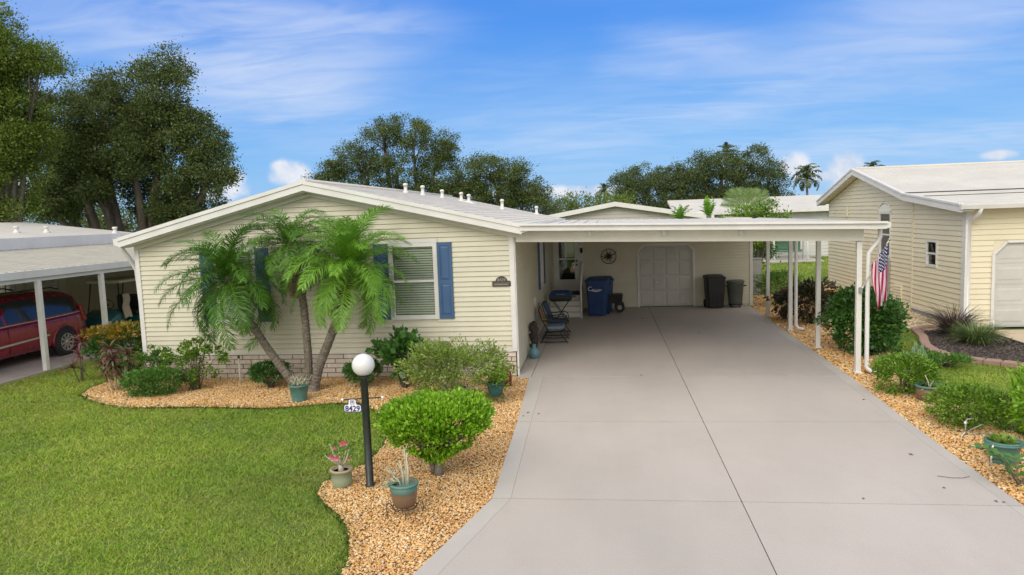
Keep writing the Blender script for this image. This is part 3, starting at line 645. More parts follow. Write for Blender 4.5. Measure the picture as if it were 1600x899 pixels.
spout([(5.15, 14.24, 2.78), (5.15, 14.24, 2.60), (5.10, 14.24, 2.50), (5.03, 14.24, 2.42), (4.95, 14.24, 2.30), (4.94, 14.24, 1.6), (4.94, 14.24, .12), (4.99, 14.22, .05), (5.12, 14.18, .03)], 0)
spout([(5.15, 19.35, 2.78), (5.14, 19.35, 2.60), (5.05, 19.33, 2.42), (4.94, 19.33, 2.30), (4.94, 19.33, .14), (4.99, 19.3, .05), (5.12, 19.26, .03)], 0)

# ================================================================ SHED WALL (rear room of the carport)
SH = thing('garage_shed', 'cream sided storage room with a chamfered grey garage door at the back of the carport', 'garage', (1.5, 24.5, 0))
TH = frame((0, 24.5, 0), (1, 0), (0, -1))
gd = (1.14, 2.98, 0, 2.10)
sd_ = (-1.66, -.86, .62, 2.44)
wallcore(SH, TH, grid_wall(-1.8, 4.86, 0, 2.9, [gd, sd_]), Mt['siding'])
siding(SH, TH, lambda z: (-.70, 4.78), .06, 2.80, [gd], Mt['siding'])
siding(SH, TH, lambda z: (-1.78, -.80), .06, 2.80, [sd_], Mt['siding'])
MB(TH).box(-.80, -.70, 0, .07, .0, 2.85).build('corner_trim', Mt['trim'], SH)
MB(TH).box(4.78, 4.88, -.05, .04, -.02, 2.85).build('corner_trim', Mt['trim'], SH)
TR = frame((4.86, 0, 0), (0, 1), (1, 0)); wallcore(SH, TR, [[(24.62, 0), (30, 0), (30, 2.9), (24.62, 2.9)]], Mt['siding'])
MB().box(-1.8, 5.0, 24.9, 30, 2.78, 2.86).build('roof', Mt['roofw'], SH)
# garage door with chamfered top corners, sectional panels
ch = .20; a, b, c, d = gd
poly = [(a+.03, .02), (b-.03, .02), (b-.03, d-ch), (b-ch, d-.03), (a+ch, d-.03), (a+.03, d-ch)]
G_ = MB(TH).prism(poly, lambda p, q: (p, -.07, q), lambda p, q: (p, -.03, q)).build('garage_door', Mt['garage'], SH)
MB(TH).add([(a-.01, .002, d+.01), (a-.01, .002, d-ch-.02), (a+ch+.02, .002, d+.01)], [(0, 1, 2)]).add([(b+.01, .002, d+.01), (b+.01, .002, d-ch-.02), (b-ch-.02, .002, d+.01)], [(0, 2, 1)]).build('corner_infill', Mt['siding'], G_)
for p, q in (((a, 0), (a, d-ch)), ((a, d-ch), (a+ch, d)), ((a+ch, d), (b-ch, d)), ((b-ch, d), (b, d-ch)), ((b, d-ch), (b, 0))):
    MB().rod((p[0], 24.475, p[1]), (q[0], 24.475, q[1]), .06, .055).build('door_trim', Mt['trim'], G_)
rows = 4; hgt = (d-.08)/rows
for r in range(rows):
    for k in range(4):
        u0 = a+.07+k*(b-a-.12)/4; u1 = u0+(b-a-.12)/4-.05; z0 = .06+r*hgt; z1 = z0+hgt-.07
        if r == rows-1 and k in (0, 3): z1 -= .14
        MB(TH).hexa([(u0, -.03, z0), (u1, -.03, z0), (u1, -.03, z1), (u0, -.03, z1)], [(u0+.03, -.016, z0+.03), (u1-.03, -.016, z0+.03), (u1-.03, -.016, z1-.03), (u0+.03, -.016, z1-.03)]).build('door_panel', Mt['garage'], G_)
MB(TH).bbox(1.70, 1.80, -.03, .0, .80, .86, .01).build('handle', Mt['steel'], G_)
# storm door
SD = MB(TH); a, b, c, d = sd_
SD.box(a, a+.13, -.04, .03, c, d); SD.box(b-.13, b, -.04, .03, c, d); SD.box(a+.13, b-.13, -.04, .028, c, c+.38); SD.box(a+.13, b-.13, -.04, .028, d-.14, d); SD.box(a+.13, b-.13, -.04, .026, 1.68, 1.73)
SDo = SD.build('storm_door', Mt['trim'], SH)
for z0, z1 in ((c+.38, 1.68), (1.73, d-.14)): MB(TH).box(a+.13, b-.13, -.012, -.006, z0, z1).build('pane', Mt['glass'], SDo)
MB(TH).box(a, b, -.16, -.14, c, d).build('inner_door', Mt['drift'], SDo)
MB(TH).box(a+.33, b-.15, -.138, -.13, 1.75, 2.25).build('door_glass', Mt['blind'], SDo)
for z in (1.50, 1.64): MB(TH).bbox(b-.09, b-.04, .03, .07, z-.03, z+.03, .01).build('door_handle', Mt['black'], SDo)
for p in (a-.05, b+.002): MB(TH).box(p, p+.05, -.04, .04, c-.02, d+.05).build('door_frame', Mt['trim'], SDo)
W_ = thing('wall_lantern', 'small black wall lantern beside the white storm door', 'lamp', (-.74, 24.4, 1.98))
MB(TH).bbox(-.79, -.71, .07, .10, 1.93, 2.07, .008).build('backplate', Mt['black'], W_)
MB(TH).lathe([(.02, 1.9), (.04, 1.92), (.045, 2.02), (.05, 2.03), (.01, 2.08)], (-.75, .14, 0), 8).build('lantern_body', Mt['black'], W_)
MB(TH).box(-.758, -.742, .09, .14, 2.03, 2.045).build('arm', Mt['black'], W_)

# porch steps
ST = thing('porch_steps', 'three grey porch steps with dark mat leading up to the storm door', 'steps', (-1.2, 23.3, 0))
MB().box(-1.76, -.74, 23.2, 24.42, 0, .60).build('landing', Mt['trimd'], ST)
MB().box(-1.74, -.76, 23.22, 24.38, .601, .615).build('door_mat', Mt['rubber'], ST)
for k, (y0, y1, z) in enumerate(((22.92, 23.198, .45), (22.64, 22.918, .30), (22.36, 22.638, .15))):
    o = MB().box(-1.76, -.76, y0, y1, 0, z-.04).build('riser', Mt['trimd'], ST)
    MB().box(-1.77, -.75, y0-.02, y1-.002, z-.038, z).build('tread', Mt['trim'], o)
HR = MB().tube([(-.73, 22.15, 0), (-.73, 22.15, 1.0)], .03, 8).build('handrail_post', Mt['trim'], ST)
MB().tube([(-.73, 24.3, .6), (-.73, 24.3, 1.62)], .03, 8).build('handrail_post', Mt['trim'], ST)
MB().tube([(-.73, 22.15, 1.0), (-.73, 23.25, 1.52), (-.73, 24.3, 1.60)], .028, 8).build('handrail', Mt['trim'], ST)
MB().tube([(-.73, 22.9, .3), (-.73, 22.9, 1.36)], .014, 6).build('baluster', Mt['trim'], ST)
MB().tube([(-.73, 23.5, .6), (-.73, 23.5, 1.53)], .014, 6).build('baluster', Mt['trim'], ST)

# compass wall art
A = thing('compass_wall_art', 'round dark metal compass ornament hung on the carport back wall', 'wall ornament', (.16, 24.45, 1.76))
def ringpts(c, r, n=28, y=24.44): return [(c[0]+r*math.cos(t), y, c[1]+r*math.sin(t)) for t in [2*math.pi*k/n for k in range(n+1)]]
MB().tube(ringpts((.16, 1.76), .25), .013, 6).build('outer_ring', Mt['bronze'], A)
MB().tube(ringpts((.16, 1.76), .10, 18), .008, 6).build('inner_ring', Mt['bronze'], A)
for k in range(8):
    t = math.pi*k/4+.35; r = .25 if k % 2 == 0 else .2; d = (math.cos(t), math.sin(t)); n = (-d[1], d[0])
    MB().prism([(.16+d[0]*r, 1.76+d[1]*r), (.16+n[0]*.035, 1.76+n[1]*.035), (.16-n[0]*.035, 1.76-n[1]*.035)], lambda p, q: (p, 24.452, q), lambda p, q: (p, 24.437, q)).build('compass_point', Mt['bronze'], A)
MB().tube([(-.12, 24.43, 1.78), (.02, 24.43, 1.74), (.3, 24.43, 1.80), (.43, 24.43, 1.92)], .012, 6).build('pointer', Mt['bronze'], A)

# ================================================================ RIGHT NEIGHBOUR
NR = thing('house', 'butter yellow vinyl house with white roof and arched side window at the right edge', 'house', (11, 24, 0))
TG = frame((9.0, 0, 0), (0, 1), (-1, 0))
YA, YK, YR_, YE = 19.3, 22.35, 26.6, 30.3
rw = [(20.78, 21.42, 1.44, 2.14), (23.98, 24.92, 1.50, 2.92)]
def rprof(y): return 3.00+(y-YA)*(.30/(YK-YA)) if y < YK else (3.30+(y-YK)*(.93/(YR_-YK)) if y < YR_ else 4.23-(y-YR_)*(.93/(YE-YR_)))
wallcore(NR, TG, grid_wall(YA, YE, 0, 2.95, rw)+[[(YA, 2.95), (YE, 2.95), (YE, rprof(YE)), (YR_, rprof(YR_)), (YK, rprof(YK)), (YA, rprof(YA))]], Mt['siding_r'])
def rends1(z):
    a = YA+.08; b = YK-.05
    if z > 3.0: a = max(a, YA+(z-3.0)/.30*(YK-YA))
    return a, max(a, b)
def rends2(z):
    a = YK+.05; b = YE-.05
    if z > 3.30: a = max(a, YK+(z-3.3)/.93*(YR_-YK)); b = min(b, YE-(z-3.3)/.93*(YE-YR_))
    return a, b
siding(NR, TG, rends1, .16, 3.26, rw, Mt['siding_r'], .135, gap=.014)
siding(NR, TG, rends2, .04, 4.2, rw, Mt['siding_r'], .135, gap=.014)
MB(TG).box(YK-.045, YK+.045, 0, .032, .1, 3.26).build('corner_trim', Mt['siding_r'], NR)
MB(TG).box(YA+.09, YK, -.02, .03, .11, .155).build('starter_strip', Mt['trim'], NR)
MB(TG).box(YA+.1, YK, 0, .008, -.06, .10).build('foundation', Mt['grey_paint'], NR)
MB(TG).box(YA-.10, YA+.09, -.1, .036, .0, 3.02).build('corner_trim', Mt['trim'], NR)
window(NR, TG, 20.78, 21.42, 1.44, 2.14, slat=.05, fr=.04)
wo_ = window(NR, TG, 23.98, 24.92, 1.50, 2.92, slat=.06, fr=.05)
ac = (24.45, 2.93); arc = [(ac[0]+.50*math.cos(t), ac[1]+.30*math.sin(t)) for t in [math.pi*k/14 for k in range(15)]]
MB(TG).prism(arc, lambda p, q: (p, .02, q), lambda p, q: (p, .03, q)).build('arch_pane', Mt['blind'], wo_)
MB(TG).tube([(p, .035, q) for p, q in arc], .03, 6).build('arch_trim', Mt['trim'], wo_)
MB(TG).bbox(23.95, 24.70, .024, .06, .02, 1.40, .01).build('service_panel', Mt['grey_paint'], NR)
LV = MB(TG); LV.box(22.98, 23.58, .022, .05, .02, .74); lo = LV.build('crawl_door', Mt['siding_r'], NR)
for k in range(8): MB(TG).hexa([(23.02, .05, .06+k*.083), (23.54, .05, .06+k*.083), (23.54, .05, .12+k*.083), (23.02, .05, .12+k*.083)], [(23.02, .075, .06+k*.083), (23.54, .075, .06+k*.083), (23.54, .055, .12+k*.083), (23.02, .055, .12+k*.083)]).build('louvre', Mt['siding_r'], lo)
MB(TG).bbox(27.9, 28.15, .02, .06, 2.75, 3.12, .01).build('wall_vent', Mt['siding_r'], NR)
TF2 = frame((0, 19.3, 0), (1, 0), (0, -1)); gd2 = (9.66, 14.2, 0, 2.16)
wallcore(NR, TF2, grid_wall(9.0, 16, 0, 3.05, [gd2]), Mt['siding_r'])
siding(NR, TF2, lambda z: (9.1, 16), .05, 3.0, [gd2], Mt['siding_r'], .135, gap=.014)
a, b, c, d = gd2; ch = .30
GD = MB(TF2).box(a, b, -.07, -.04, c, d).build('garage_door', Mt['garage'], NR)
MB(TF2).add([(a-.01, .012, d+.01), (a-.01, .012, d-ch-.02), (a+ch+.02, .012, d+.01)], [(0, 1, 2)]).build('corner_infill', Mt['siding_r'], GD)
for p, q in (((a, 0), (a, d-ch)), ((a, d-ch), (a+ch, d)), ((a+ch, d), (b, d)), ((b, d), (b, 0))): MB().rod((p[0], 19.275, p[1]), (q[0], 19.275, q[1]), .07, .06).build('door_trim', Mt['trim'], GD)
for r in range(4):
    MB(TF2).box(a+.02, b-.02, -.04, -.030, .03+r*.53, .03+r*.53+.50).build('door_section', Mt['garage'], GD)
    for k in range(6):
        u0 = a+.12+k*.73; MB(TF2).hexa([(u0, -.030, .12+r*.53), (u0+.62, -.030, .12+r*.53), (u0+.62, -.030, .45+r*.53), (u0, -.030, .45+r*.53)], [(u0+.04, -.02, .16+r*.53), (u0+.58, -.02, .16+r*.53), (u0+.58, -.02, .41+r*.53), (u0+.04, -.02, .41+r*.53)]).build('door_panel', Mt['garage'], GD)
# roof slabs
def rslab(y0, z0, y1, z1, x0, x1, th, name, m, par=NR):
    return MB().hexa([(x0, y0, z0-th), (x1, y0, z0-th), (x1, y1, z1-th), (x0, y1, z1-th)], [(x0, y0, z0), (x1, y0, z0), (x1, y1, z1), (x0, y1, z1)]).build(name, m, par)
rslab(18.85, 3.12, YK, 3.47, 8.72, 18, .12, 'roof', Mt['roofw'])
rslab(YK, 3.48, YR_, 4.42, 8.72, 18, .12, 'roof', Mt['roofw'])
rslab(YR_, 4.42, 30.75, 3.37, 8.72, 18, .12, 'roof', Mt['roofw'])
for y0, z0, y1, z1 in ((18.85, 3.12, YK, 3.47), (YK, 3.48, YR_, 4.42), (YR_, 4.42, 30.75, 3.37)):
    rslab(y0, z0+.012, y1, z1+.012, 8.655, 8.725, .20, 'rake_board', Mt['trim'])
    rslab(y0, z0+.03, y1, z1+.03, 8.63, 8.74, .05, 'drip_edge', Mt['trim'])
    rslab(y0, z0-.14, y1, z1-.14, 8.73, 8.98, .03, 'soffit', Mt['soffit'])
for y, z in ((YK-.02, 3.487), (YK-1.2, 3.365)): MB().hexa([(8.76, y, z-.02), (18, y, z-.02), (18, y+.03, z-.02), (8.76, y+.03, z-.02)], [(8.76, y, z+.02), (18, y, z+.02), (18, y+.03, z+.02), (8.76, y+.03, z+.02)]).build('roof_flashing', Mt['bronze'], NR)
for k in range(12):
    t0 = k/12; t1 = (k+1)/12
    rslab(YK+(YR_-YK)*t0, 3.48+.94*t0+.014, YK+(YR_-YK)*t1, 3.48+.94*t1+.003, 8.76, 18, .012, 'roof_panel', Mt['roofw'])
for k in range(8):
    t0 = k/8; t1 = (k+1)/8
    rslab(18.86+(YK-18.9)*t0, 3.12+.35*t0+.016, 18.86+(YK-18.9)*t1, 3.12+.35*t1+.004, 8.76, 18, .012, 'roof_panel', Mt['roofw'])
MB().tube([(8.76, YR_, 4.44), (18, YR_, 4.44)], .05, 8).build('ridge_cap', Mt['roofw'], NR)
MB().prism([(0, 0), (-.10, 0), (-.13, .10), (-.13, .13), (0, .13)], lambda p, q: (8.64, 18.86+p, 3.0+q), lambda p, q: (18, 18.86+p, 3.0+q)).build('gutter', Mt['trim'], NR)
MB().tube([(9.12, 18.80, 3.02), (9.10, 18.84, 2.90), (9.06, 19.08, 2.74), (9.05, 19.22, 2.64), (9.05, 19.23, 1.4), (9.05, 19.23, .1), (9.0, 19.1, .04)], .05, 8).build('downspout', Mt['trim'], NR)
MB().tube([(9.62, 19.1, -.05), (9.62, 19.1, .22)], .022, 8).build('cleanout_pipe', Mt['pvc'], NR)

# ================================================================ LEFT NEIGHBOUR
NL = thing('house', 'low tan house with white roof behind the carport at the left edge', 'house', (-18, 18, 0))
TLn = frame((-17.5, 0, 0), (0, 1), (1, 0)); lw = [(18.3, 19.2, 1.0, 1.95), (20.0, 20.95, 1.25, 1.95), (22.2, 22.9, 1.7, 2.0), (15, 16, 1.0, 1.95)]
wallcore(NL, TLn, grid_wall(6, 24.4, 0, 3.0, lw), Mt['siding_l'])
siding(NL, TLn, lambda z: (12, 22.9), .3, 2.6, lw, Mt['siding_l'], .20, gap=.016)
for a, b, c, d in lw: window(NL, TLn, a, b, c, d, blinds=False)
for a, b in ((19.3, 19.55), (21.0, 21.3), (19.7, 19.95)): MB(TLn).box(a, b, .02, .05, 1.0, 2.0).build('shutter', Mt['trimd'], NL)
TBk = frame((0, 23.0, 0), (1, 0), (0, -1))
wallcore(NL, TBk, [[(-17.5, 0), (-12.6, 0), (-12.6, 2.75), (-17.5, 2.75)]], Mt['siding_l'])
siding(NL, TBk, lambda z: (-17.4, -12.6), .05, 2.7, [], Mt['siding_l'], .135, gap=.014)
MB().hexa([(-17.0, 8, 2.98), (-17.0, 24.6, 2.98), (-21.5, 24.6, 3.50), (-21.5, 8, 3.50)], [(-17.0, 8, 3.10), (-17.0, 24.6, 3.10), (-21.5, 24.6, 3.66), (-21.5, 8, 3.66)]).build('roof', Mt['roofw'], NL)
MB().hexa([(-21.5, 8, 3.50), (-21.5, 24.6, 3.50), (-26, 24.6, 2.9), (-26, 8, 2.9)], [(-21.5, 8, 3.66), (-21.5, 24.6, 3.66), (-26, 24.6, 3.1), (-26, 8, 3.1)]).build('roof', Mt['roofw'], NL)
MB().box(-16.99, -16.87, 8, 24.6, 2.79, 3.12).build('fascia', Mt['trim'], NL)
MB().box(-16.99, -13.2, 23.0, 27.5, 2.70, 2.84).build('rear_roof', Mt['roofw'], NL)
for (x, y) in ((-20.5, 20.8), (-20.6, 22.0), (-18.4, 20.6), (-18.2, 21.6), (-17.5, 24.0), (-17.3, 23.7)):
    z = 3.10+(-17.0-x)*.1245; MB().lathe([(.10, z-.03), (.10, z+.04), (.06, z+.05), (.06, z+.15), (.08, z+.15), (.08, z+.2)], (x, y, 0), 10).build('roof_vent', Mt['trim'], NL)
CL = thing('carport', 'ribbed metal carport roof on white posts over the red van at left', 'carport', (-15.2, 17, 0))
nrb = 46; y0_, y1_ = 11.0, 22.98
for k in range(nrb):
    a = y0_+(y1_-y0_)*k/nrb; b = y0_+(y1_-y0_)*(k+1)/nrb; q = (b-a)
    prof = [(a, -.02), (b-.004, -.02), (b-.004, .0), (a+q*.35, .0), (a+q*.28, .035), (a+q*.08, .035), (a, .0)]
    MB().prism(prof, lambda p, z: (-13.25, p, 2.36+z), lambda p, z: (-17.2, p, 2.80+z)).build('roof_panel', Mt['roofm'], CL)
MB().box(-13.24, -13.12, 11, 22.98, 2.22, 2.385).build('gutter', Mt['trim'], CL)
MB().box(-13.26, -13.18, 11, 22.98, 2.12, 2.21).build('eave_beam', Mt['trim'], CL)
for y in (13.15, 15.24, 17.38, 19.5, 21.6): MB().bbox(-13.26, -13.15, y-.055, y+.055, -.01, 2.118, .006).build('post', Mt['trim'], CL)

# ---- red van
V = thing('parked_van', 'maroon minivan with roof rails parked under the left carport', 'van', (-15.22, 15.57, 0), local=True)
st = [(-2.55, .70, .42, .62, .80), (-2.40, .86, .30, .80, .90), (-1.9, .95, .26, .93, .95), (-1.2, .98, .26, 1.0, .97), (0, .995, .26, 1.02, .97), (1.2, 1.0, .26, 1.05, .97), (2.1, .99, .28, 1.08, .95), (2.45, .93, .34, 1.08, .89), (2.57, .82, .42, .98, .80)]
rings = []
for y, w_, zb, zt, wt in st:
    h = [(w_-.12, zb), (w_-.02, zb+.08), (w_, zb+.30*(zt-zb)), (w_, zb+.62*(zt-zb)), (w_-.02, zt-.10), (wt-.05, zt)]
    rings.append([(x, y, z) for x, z in h]+[(-x, y, z) for x, z in reversed(h)])
MB().loft(rings, True, True).build('body', Mt['van'], V)
gs = [(-1.45, .88, 1.00, .86, 1.02), (-.60, .93, 1.02, .70, 1.60), (.2, .93, 1.03, .70, 1.72), (1.2, .94, 1.04, .70, 1.72), (2.0, .93, 1.06, .69, 1.66), (2.32, .90, 1.07, .66, 1.56), (2.52, .88, 1.06, .80, 1.12)]
rings = []
for y, wb, zb, wt, zt in gs:
    h = [(wb, zb-.06), (wb, zb), (wt+(wb-wt)*.12, zt-(zt-zb)*.12), (wt-.06, zt-.015), (wt-.25, zt+.02)]
    rings.append([(x, y, z) for x, z in h]+[(-x, y, z) for x, z in reversed(h)])
MB().loft(rings, True, True).build('cabin', Mt['van'], V)
def gpt(y, t, s=1):
    for p, q in zip(gs, gs[1:]):
        if p[0] <= y <= q[0]:
            k = (y-p[0])/(q[0]-p[0]); v = [a_+(b_-a_)*k for a_, b_ in zip(p, q)]; break
    wb, zb, wt, zt = v[1:]; zu = zt-(zt-zb)*.12; wu = wt+(wb-wt)*.12
    return (s*(wb+(wu-wb)*t+.006), y, zb+(zu-zb)*t)
for s_ in (1, -1):
    for y0, y1, t0l, t0r in ((-1.02, -.22, .42, .98), (-.14, .92, .98, .98), (1.0, 2.22, .98, .90)):
        n_ = 6; up = []; lo_ = []
        for i in range(n_+1):
            y = y0+(y1-y0)*i/n_; t = t0l+(t0r-t0l)*min(1, i/n_*1.6 if t0l < .9 else i/n_)
            if y > 2.0: t *= 1-(y-2.0)*.9
            lo_.append(gpt(y, .06, s_)); up.append(gpt(y, t*.96, s_))
        m_ = MB(); m_.add(lo_+up, [(i, i+1, n_+2+i, n_+1+i) for i in range(n_)]); m_.build('side_window', Mt['mirror_dark'], V)
    m_ = MB(); m_.tube([gpt(y, .0, s_) for y in (-1.2, -.5, .3, 1.1, 1.9, 2.3)], .012, 6); m_.build('belt_moulding', Mt['chrome'], V)
    MB().tube([(s_*.68, -.3, 1.74), (s_*.68, -.1, 1.80), (s_*.68, 1.6, 1.80), (s_*.68, 1.9, 1.72)], .02, 6).build('roof_rail', Mt['black'], V)
    MB().hexa([(s_*.995, -.95, .52), (s_*1.005, 1.05, .60), (s_*1.005, 1.05, .64), (s_*.995, -.95, .57)], [(s_*1.012, -.95, .525), (s_*1.018, 1.05, .605), (s_*1.018, 1.05, .635), (s_*1.012, -.95, .565)]).build('body_moulding', Mt['chrome'], V)
    for y in (-.20, .95):
        MB().hexa([(s_*.99, y, .34), (s_*.99, y+.012, .34), (s_*.99, y+.012, 1.0), (s_*.99, y, 1.0)], [(s_*1.004, y, .34), (s_*1.004, y+.012, .34), (s_*.982, y+.012, 1.0), (s_*.982, y, 1.0)]).build('door_seam', Mt['rubber'], V)
    MB().bbox(s_*1.0-.02, s_*1.0+.02, .70, .90, .86, .90, .008).build('door_handle', Mt['van'], V)
    MB().ball((s_*1.10, -1.05, 1.10), .13, 12, 8, (.6, .9, .8)).build('wing_mirror', Mt['van'], V)
    MB().hexa([(s_*.90, 2.36, .80), (s_*.88, 2.54, .80), (s_*.80, 2.50, 1.25), (s_*.86, 2.30, 1.25)], [(s_*.965, 2.36, .80), (s_*.89, 2.58, .80), (s_*.84, 2.50, 1.25), (s_*.90, 2.30, 1.25)]).build('tail_lamp', Mt['taill'], V)
    for y in (-1.45, 1.60):
        MB().lathe([(.001, 0), (.41, 0), (.41, .008), (.001, .008)], (0, 0, 0), 24, False).build('wheel_well', Mt['rubber'], V).matrix_local = Matrix.Translation((s_*.998, y, .36)) @ Matrix.Rotation(s_*R(90), 4, 'Y')
        MB().tube([(s_*.995, y+.43*math.cos(t), .36+.43*math.sin(t)) for t in [math.pi*k/12-.1 for k in range(14)]], .03, 6).build('wheel_arch', Mt['van'], V)
        wh = MB(); wh.lathe([(.20, .0), (.335, .0), (.345, .03), (.345, .17), (.33, .205), (.235, .215), (.225, .19)], (0, 0, 0), 28)
        wo2 = wh.build('wheel', Mt['rubber'], V); wo2.matrix_local = Matrix.Translation((s_*.83, y, .345)) @ Matrix.Rotation(s_*R(90), 4, 'Y')
        rim = MB(); rim.lathe([(.001, .12), (.22, .12), (.235, .21), (.215, .215), (.205, .15), (.001, .145)], (0, 0, 0), 28)
        for k in range(9):
            t = 2*math.pi*k/9; d = (math.cos(t), math.sin(t)); n_ = (-d[1], d[0])
            rim.hexa([(d[0]*.03+n_[0]*.022, d[1]*.03+n_[1]*.022, .15), (d[0]*.21+n_[0]*.034, d[1]*.21+n_[1]*.034, .16), (d[0]*.21-n_[0]*.034, d[1]*.21-n_[1]*.034, .16), (d[0]*.03-n_[0]*.022, d[1]*.03-n_[1]*.022, .15)],
                     [(d[0]*.03+n_[0]*.022, d[1]*.03+n_[1]*.022, .20), (d[0]*.21+n_[0]*.03, d[1]*.21+n_[1]*.03, .208), (d[0]*.21-n_[0]*.03, d[1]*.21-n_[1]*.03, .208), (d[0]*.03-n_[0]*.022, d[1]*.03-n_[1]*.022, .20)])
        rim.lathe([(.001, .15), (.045, .15), (.04, .215), (.001, .22)], (0, 0, 0), 12)
        rim.build('rim', [mat('alloy', (.42, .42, .43), None, .35, metal=.7)] if 'alloy' not in bpy.data.materials else bpy.data.materials['alloy'], wo2)
MB().bbox(-.86, .86, 2.46, 2.66, .36, .62, .05).build('rear_bumper', Mt['van'], V)
MB().add([(-.72, 2.54, 1.12), (.72, 2.54, 1.12), (.60, 2.39, 1.50), (-.60, 2.39, 1.50)], [(0, 1, 2, 3)]).build('rear_window', Mt['mirror_dark'], V)

# ---- golf cart
GC = thing('golf_cart', 'dark teal golf cart with cream roof and hanging beige towel parked behind the van', 'golf cart', (-14.95, 20.45, 0), local=True)
body = MB()
body.loft([[(x*w_, y, z) for x, z in ((-1, z0), (1, z0), (1, z1*.85), (.85, z1), (-.85, z1), (-1, z1*.85))] for y, w_, z0, z1 in ((-1.22, .42, .30, .52), (-1.12, .52, .24, .66), (-.85, .56, .22, .80), (-.62, .56, .22, .86), (-.55, .55, .22, .34))], True, True)
body.loft([[(x*w_, y, z) for x, z in ((-1, .24), (1, .24), (1, .30), (-1, .30))] for y, w_ in ((-.56, .58), (.3, .58))], True)
body.loft([[(x*w_, y, z) for x, z in ((-1, .24), (1, .24), (1, z1*.9), (.9, z1), (-.9, z1), (-1, z1*.9))] for y, w_, z1 in ((.05, .58, .60), (.6, .60, .62), (.95, .60, .74), (1.2, .52, .70))], True, True)
body.build('body', Mt['cart'], GC)
MB().bbox(-.52, .52, .0, .52, .62, .74, .04).build('seat', Mt['black'], GC)
MB().bbox(-.52, .52, .50, .62, .74, 1.20, .05).build('seat_back', Mt['black'], GC)
MB().bbox(-.58, .58, -.75, 1.0, 1.66, 1.75, .035).build('roof', Mt['cart_roof'], GC)
for x in (-.54, .54):
    MB().tube([(x, -.75, .82), (x, -.62, 1.3), (x, -.55, 1.67)], .018, 6).build('roof_strut', Mt['black'], GC)
    MB().tube([(x, .66, .7), (x, .70, 1.67)], .018, 6).build('roof_strut', Mt['black'], GC)
    MB().bbox(x*.75-.08, x*.75+.08, -1.19, -1.13, .50, .58, .015).build('headlight', Mt['lamp_clear'], GC)
    for y in (-.85, .85):
        wh = MB(); wh.lathe([(.10, 0), (.215, 0), (.225, .03), (.225, .15), (.215, .18), (.11, .18)], (0, 0, 0), 20)
        o = wh.build('wheel', Mt['rubber'], GC); s_ = 1 if x > 0 else -1
        o.matrix_local = Matrix.Translation((x-s_*.08, y, .22)) @ Matrix.Rotation(s_*R(90), 4, 'Y')
        MB().lathe([(.001, .10), (.11, .12), (.12, .17), (.04, .16), (.001, .17)], (0, 0, 0), 16).build('hub_cap', Mt['lamp_clear'], o)
MB().add([(-.52, -.74, .86), (.52, -.74, .86), (.52, -.56, 1.62), (-.52, -.56, 1.62)], [(0, 1, 2, 3)]).build('windscreen', Mt['glass'], GC)
MB().tube([(-.25, -.5, .8), (-.25, -.22, .98)], .02, 6).tube([(-.25+.17*math.cos(t), -.22-.06*math.sin(t), .98+.15*math.sin(t)) for t in [2*math.pi*k/16 for k in range(17)]], .014, 6).build('steering_wheel', Mt['black'], GC)
mb = MB(); rr = []
for i in range(7):
    rr.append([(.60+.03*math.sin(i*1.3), -.38+.30*j/6+(.04 if i > 3 else 0)*j/6, 1.30-.115*i-.04*abs(j-3)/3*(1 if i == 6 else 0)) for j in range(7)])
vs = [p for r_ in rr for p in r_]; mb.add(vs+[(x+.012, y, z) for x, y, z in vs], [(i*7+j, i*7+j+1, (i+1)*7+j+1, (i+1)*7+j) for i in range(6) for j in range(6)]+[(49+i*7+j, 49+(i+1)*7+j, 49+(i+1)*7+j+1, 49+i*7+j+1) for i in range(6) for j in range(6)], True)
o = mb.build('towel', Mt['towel'], None, (0, 0, 0)); o.location = (-14.95, 20.1, 0.02); tag(o, 'beige towel hanging from the side of the dark teal golf cart', 'towel')
MB().tube([(.6, .35, .6), (.74, .35, .72), (.74, .35, 1.12), (.74, .62, 1.12), (.74, .62, .72), (.74, .35, .72)], .014, 6).build('side_rail', Mt['black'], GC)

# ================================================================ HOUSES BEHIND
HB = thing('house', 'distant pale house with low white gable roof just above the carport', 'house', (1, 43, 0))
TBh = frame((0, 42, 0), (1, 0), (0, -1))
wallcore(HB, TBh, [[(-2.4, 0), (5.6, 0), (5.6, 2.75), (.7, 3.62), (-2.4, 3.05)]], Mt['siding_far'])
siding(HB, TBh, lambda z: (-2.35+(max(0, z-3.05)/.57*3.0), 5.55-(max(0, z-2.75)/.87*4.8)), .1, 3.6, [], Mt['siding_far'], .2, gap=.02)
for xa, za, xb, zb in ((-4.2, 3.0, .7, 3.80), (.7, 3.80, 6.2, 2.84)):
    MB().hexa([(xa, 41.6, za-.16), (xb, 41.6, zb-.16), (xb, 56, zb-.16), (xa, 56, za-.16)], [(xa, 41.6, za), (xb, 41.6, zb), (xb, 56, zb), (xa, 56, za)]).build('roof', Mt['roofw'], HB)
    MB().hexa([(xa, 41.54, za-.24), (xb, 41.54, zb-.24), (xb, 41.6, zb-.24), (xa, 41.6, za-.24)], [(xa, 41.54, za+.02), (xb, 41.54, zb+.02), (xb, 41.6, zb+.02), (xa, 41.6, za+.02)]).build('rake_board', Mt['trim'], HB)
HC = thing('house', 'distant long white roofed house beyond the back lawn between the posts', 'house', (11, 48, 0))
TCh = frame((0, 47, 0), (1, 0), (0, -1)); cw = [(12.75, 13.35, .95, 2.2), (9.2, 9.8, .9, 2.1)]
wallcore(HC, TCh, grid_wall(6.0, 16.2, 0, 2.85, cw), mat('pale_far_vinyl', (.62, .62, .58), (.58, .58, .54), .55, 1.5))
siding(HC, TCh, lambda z: (6.0, 14.0), .1, 2.8, cw, bpy.data.materials['pale_far_vinyl'], .2, gap=.02)
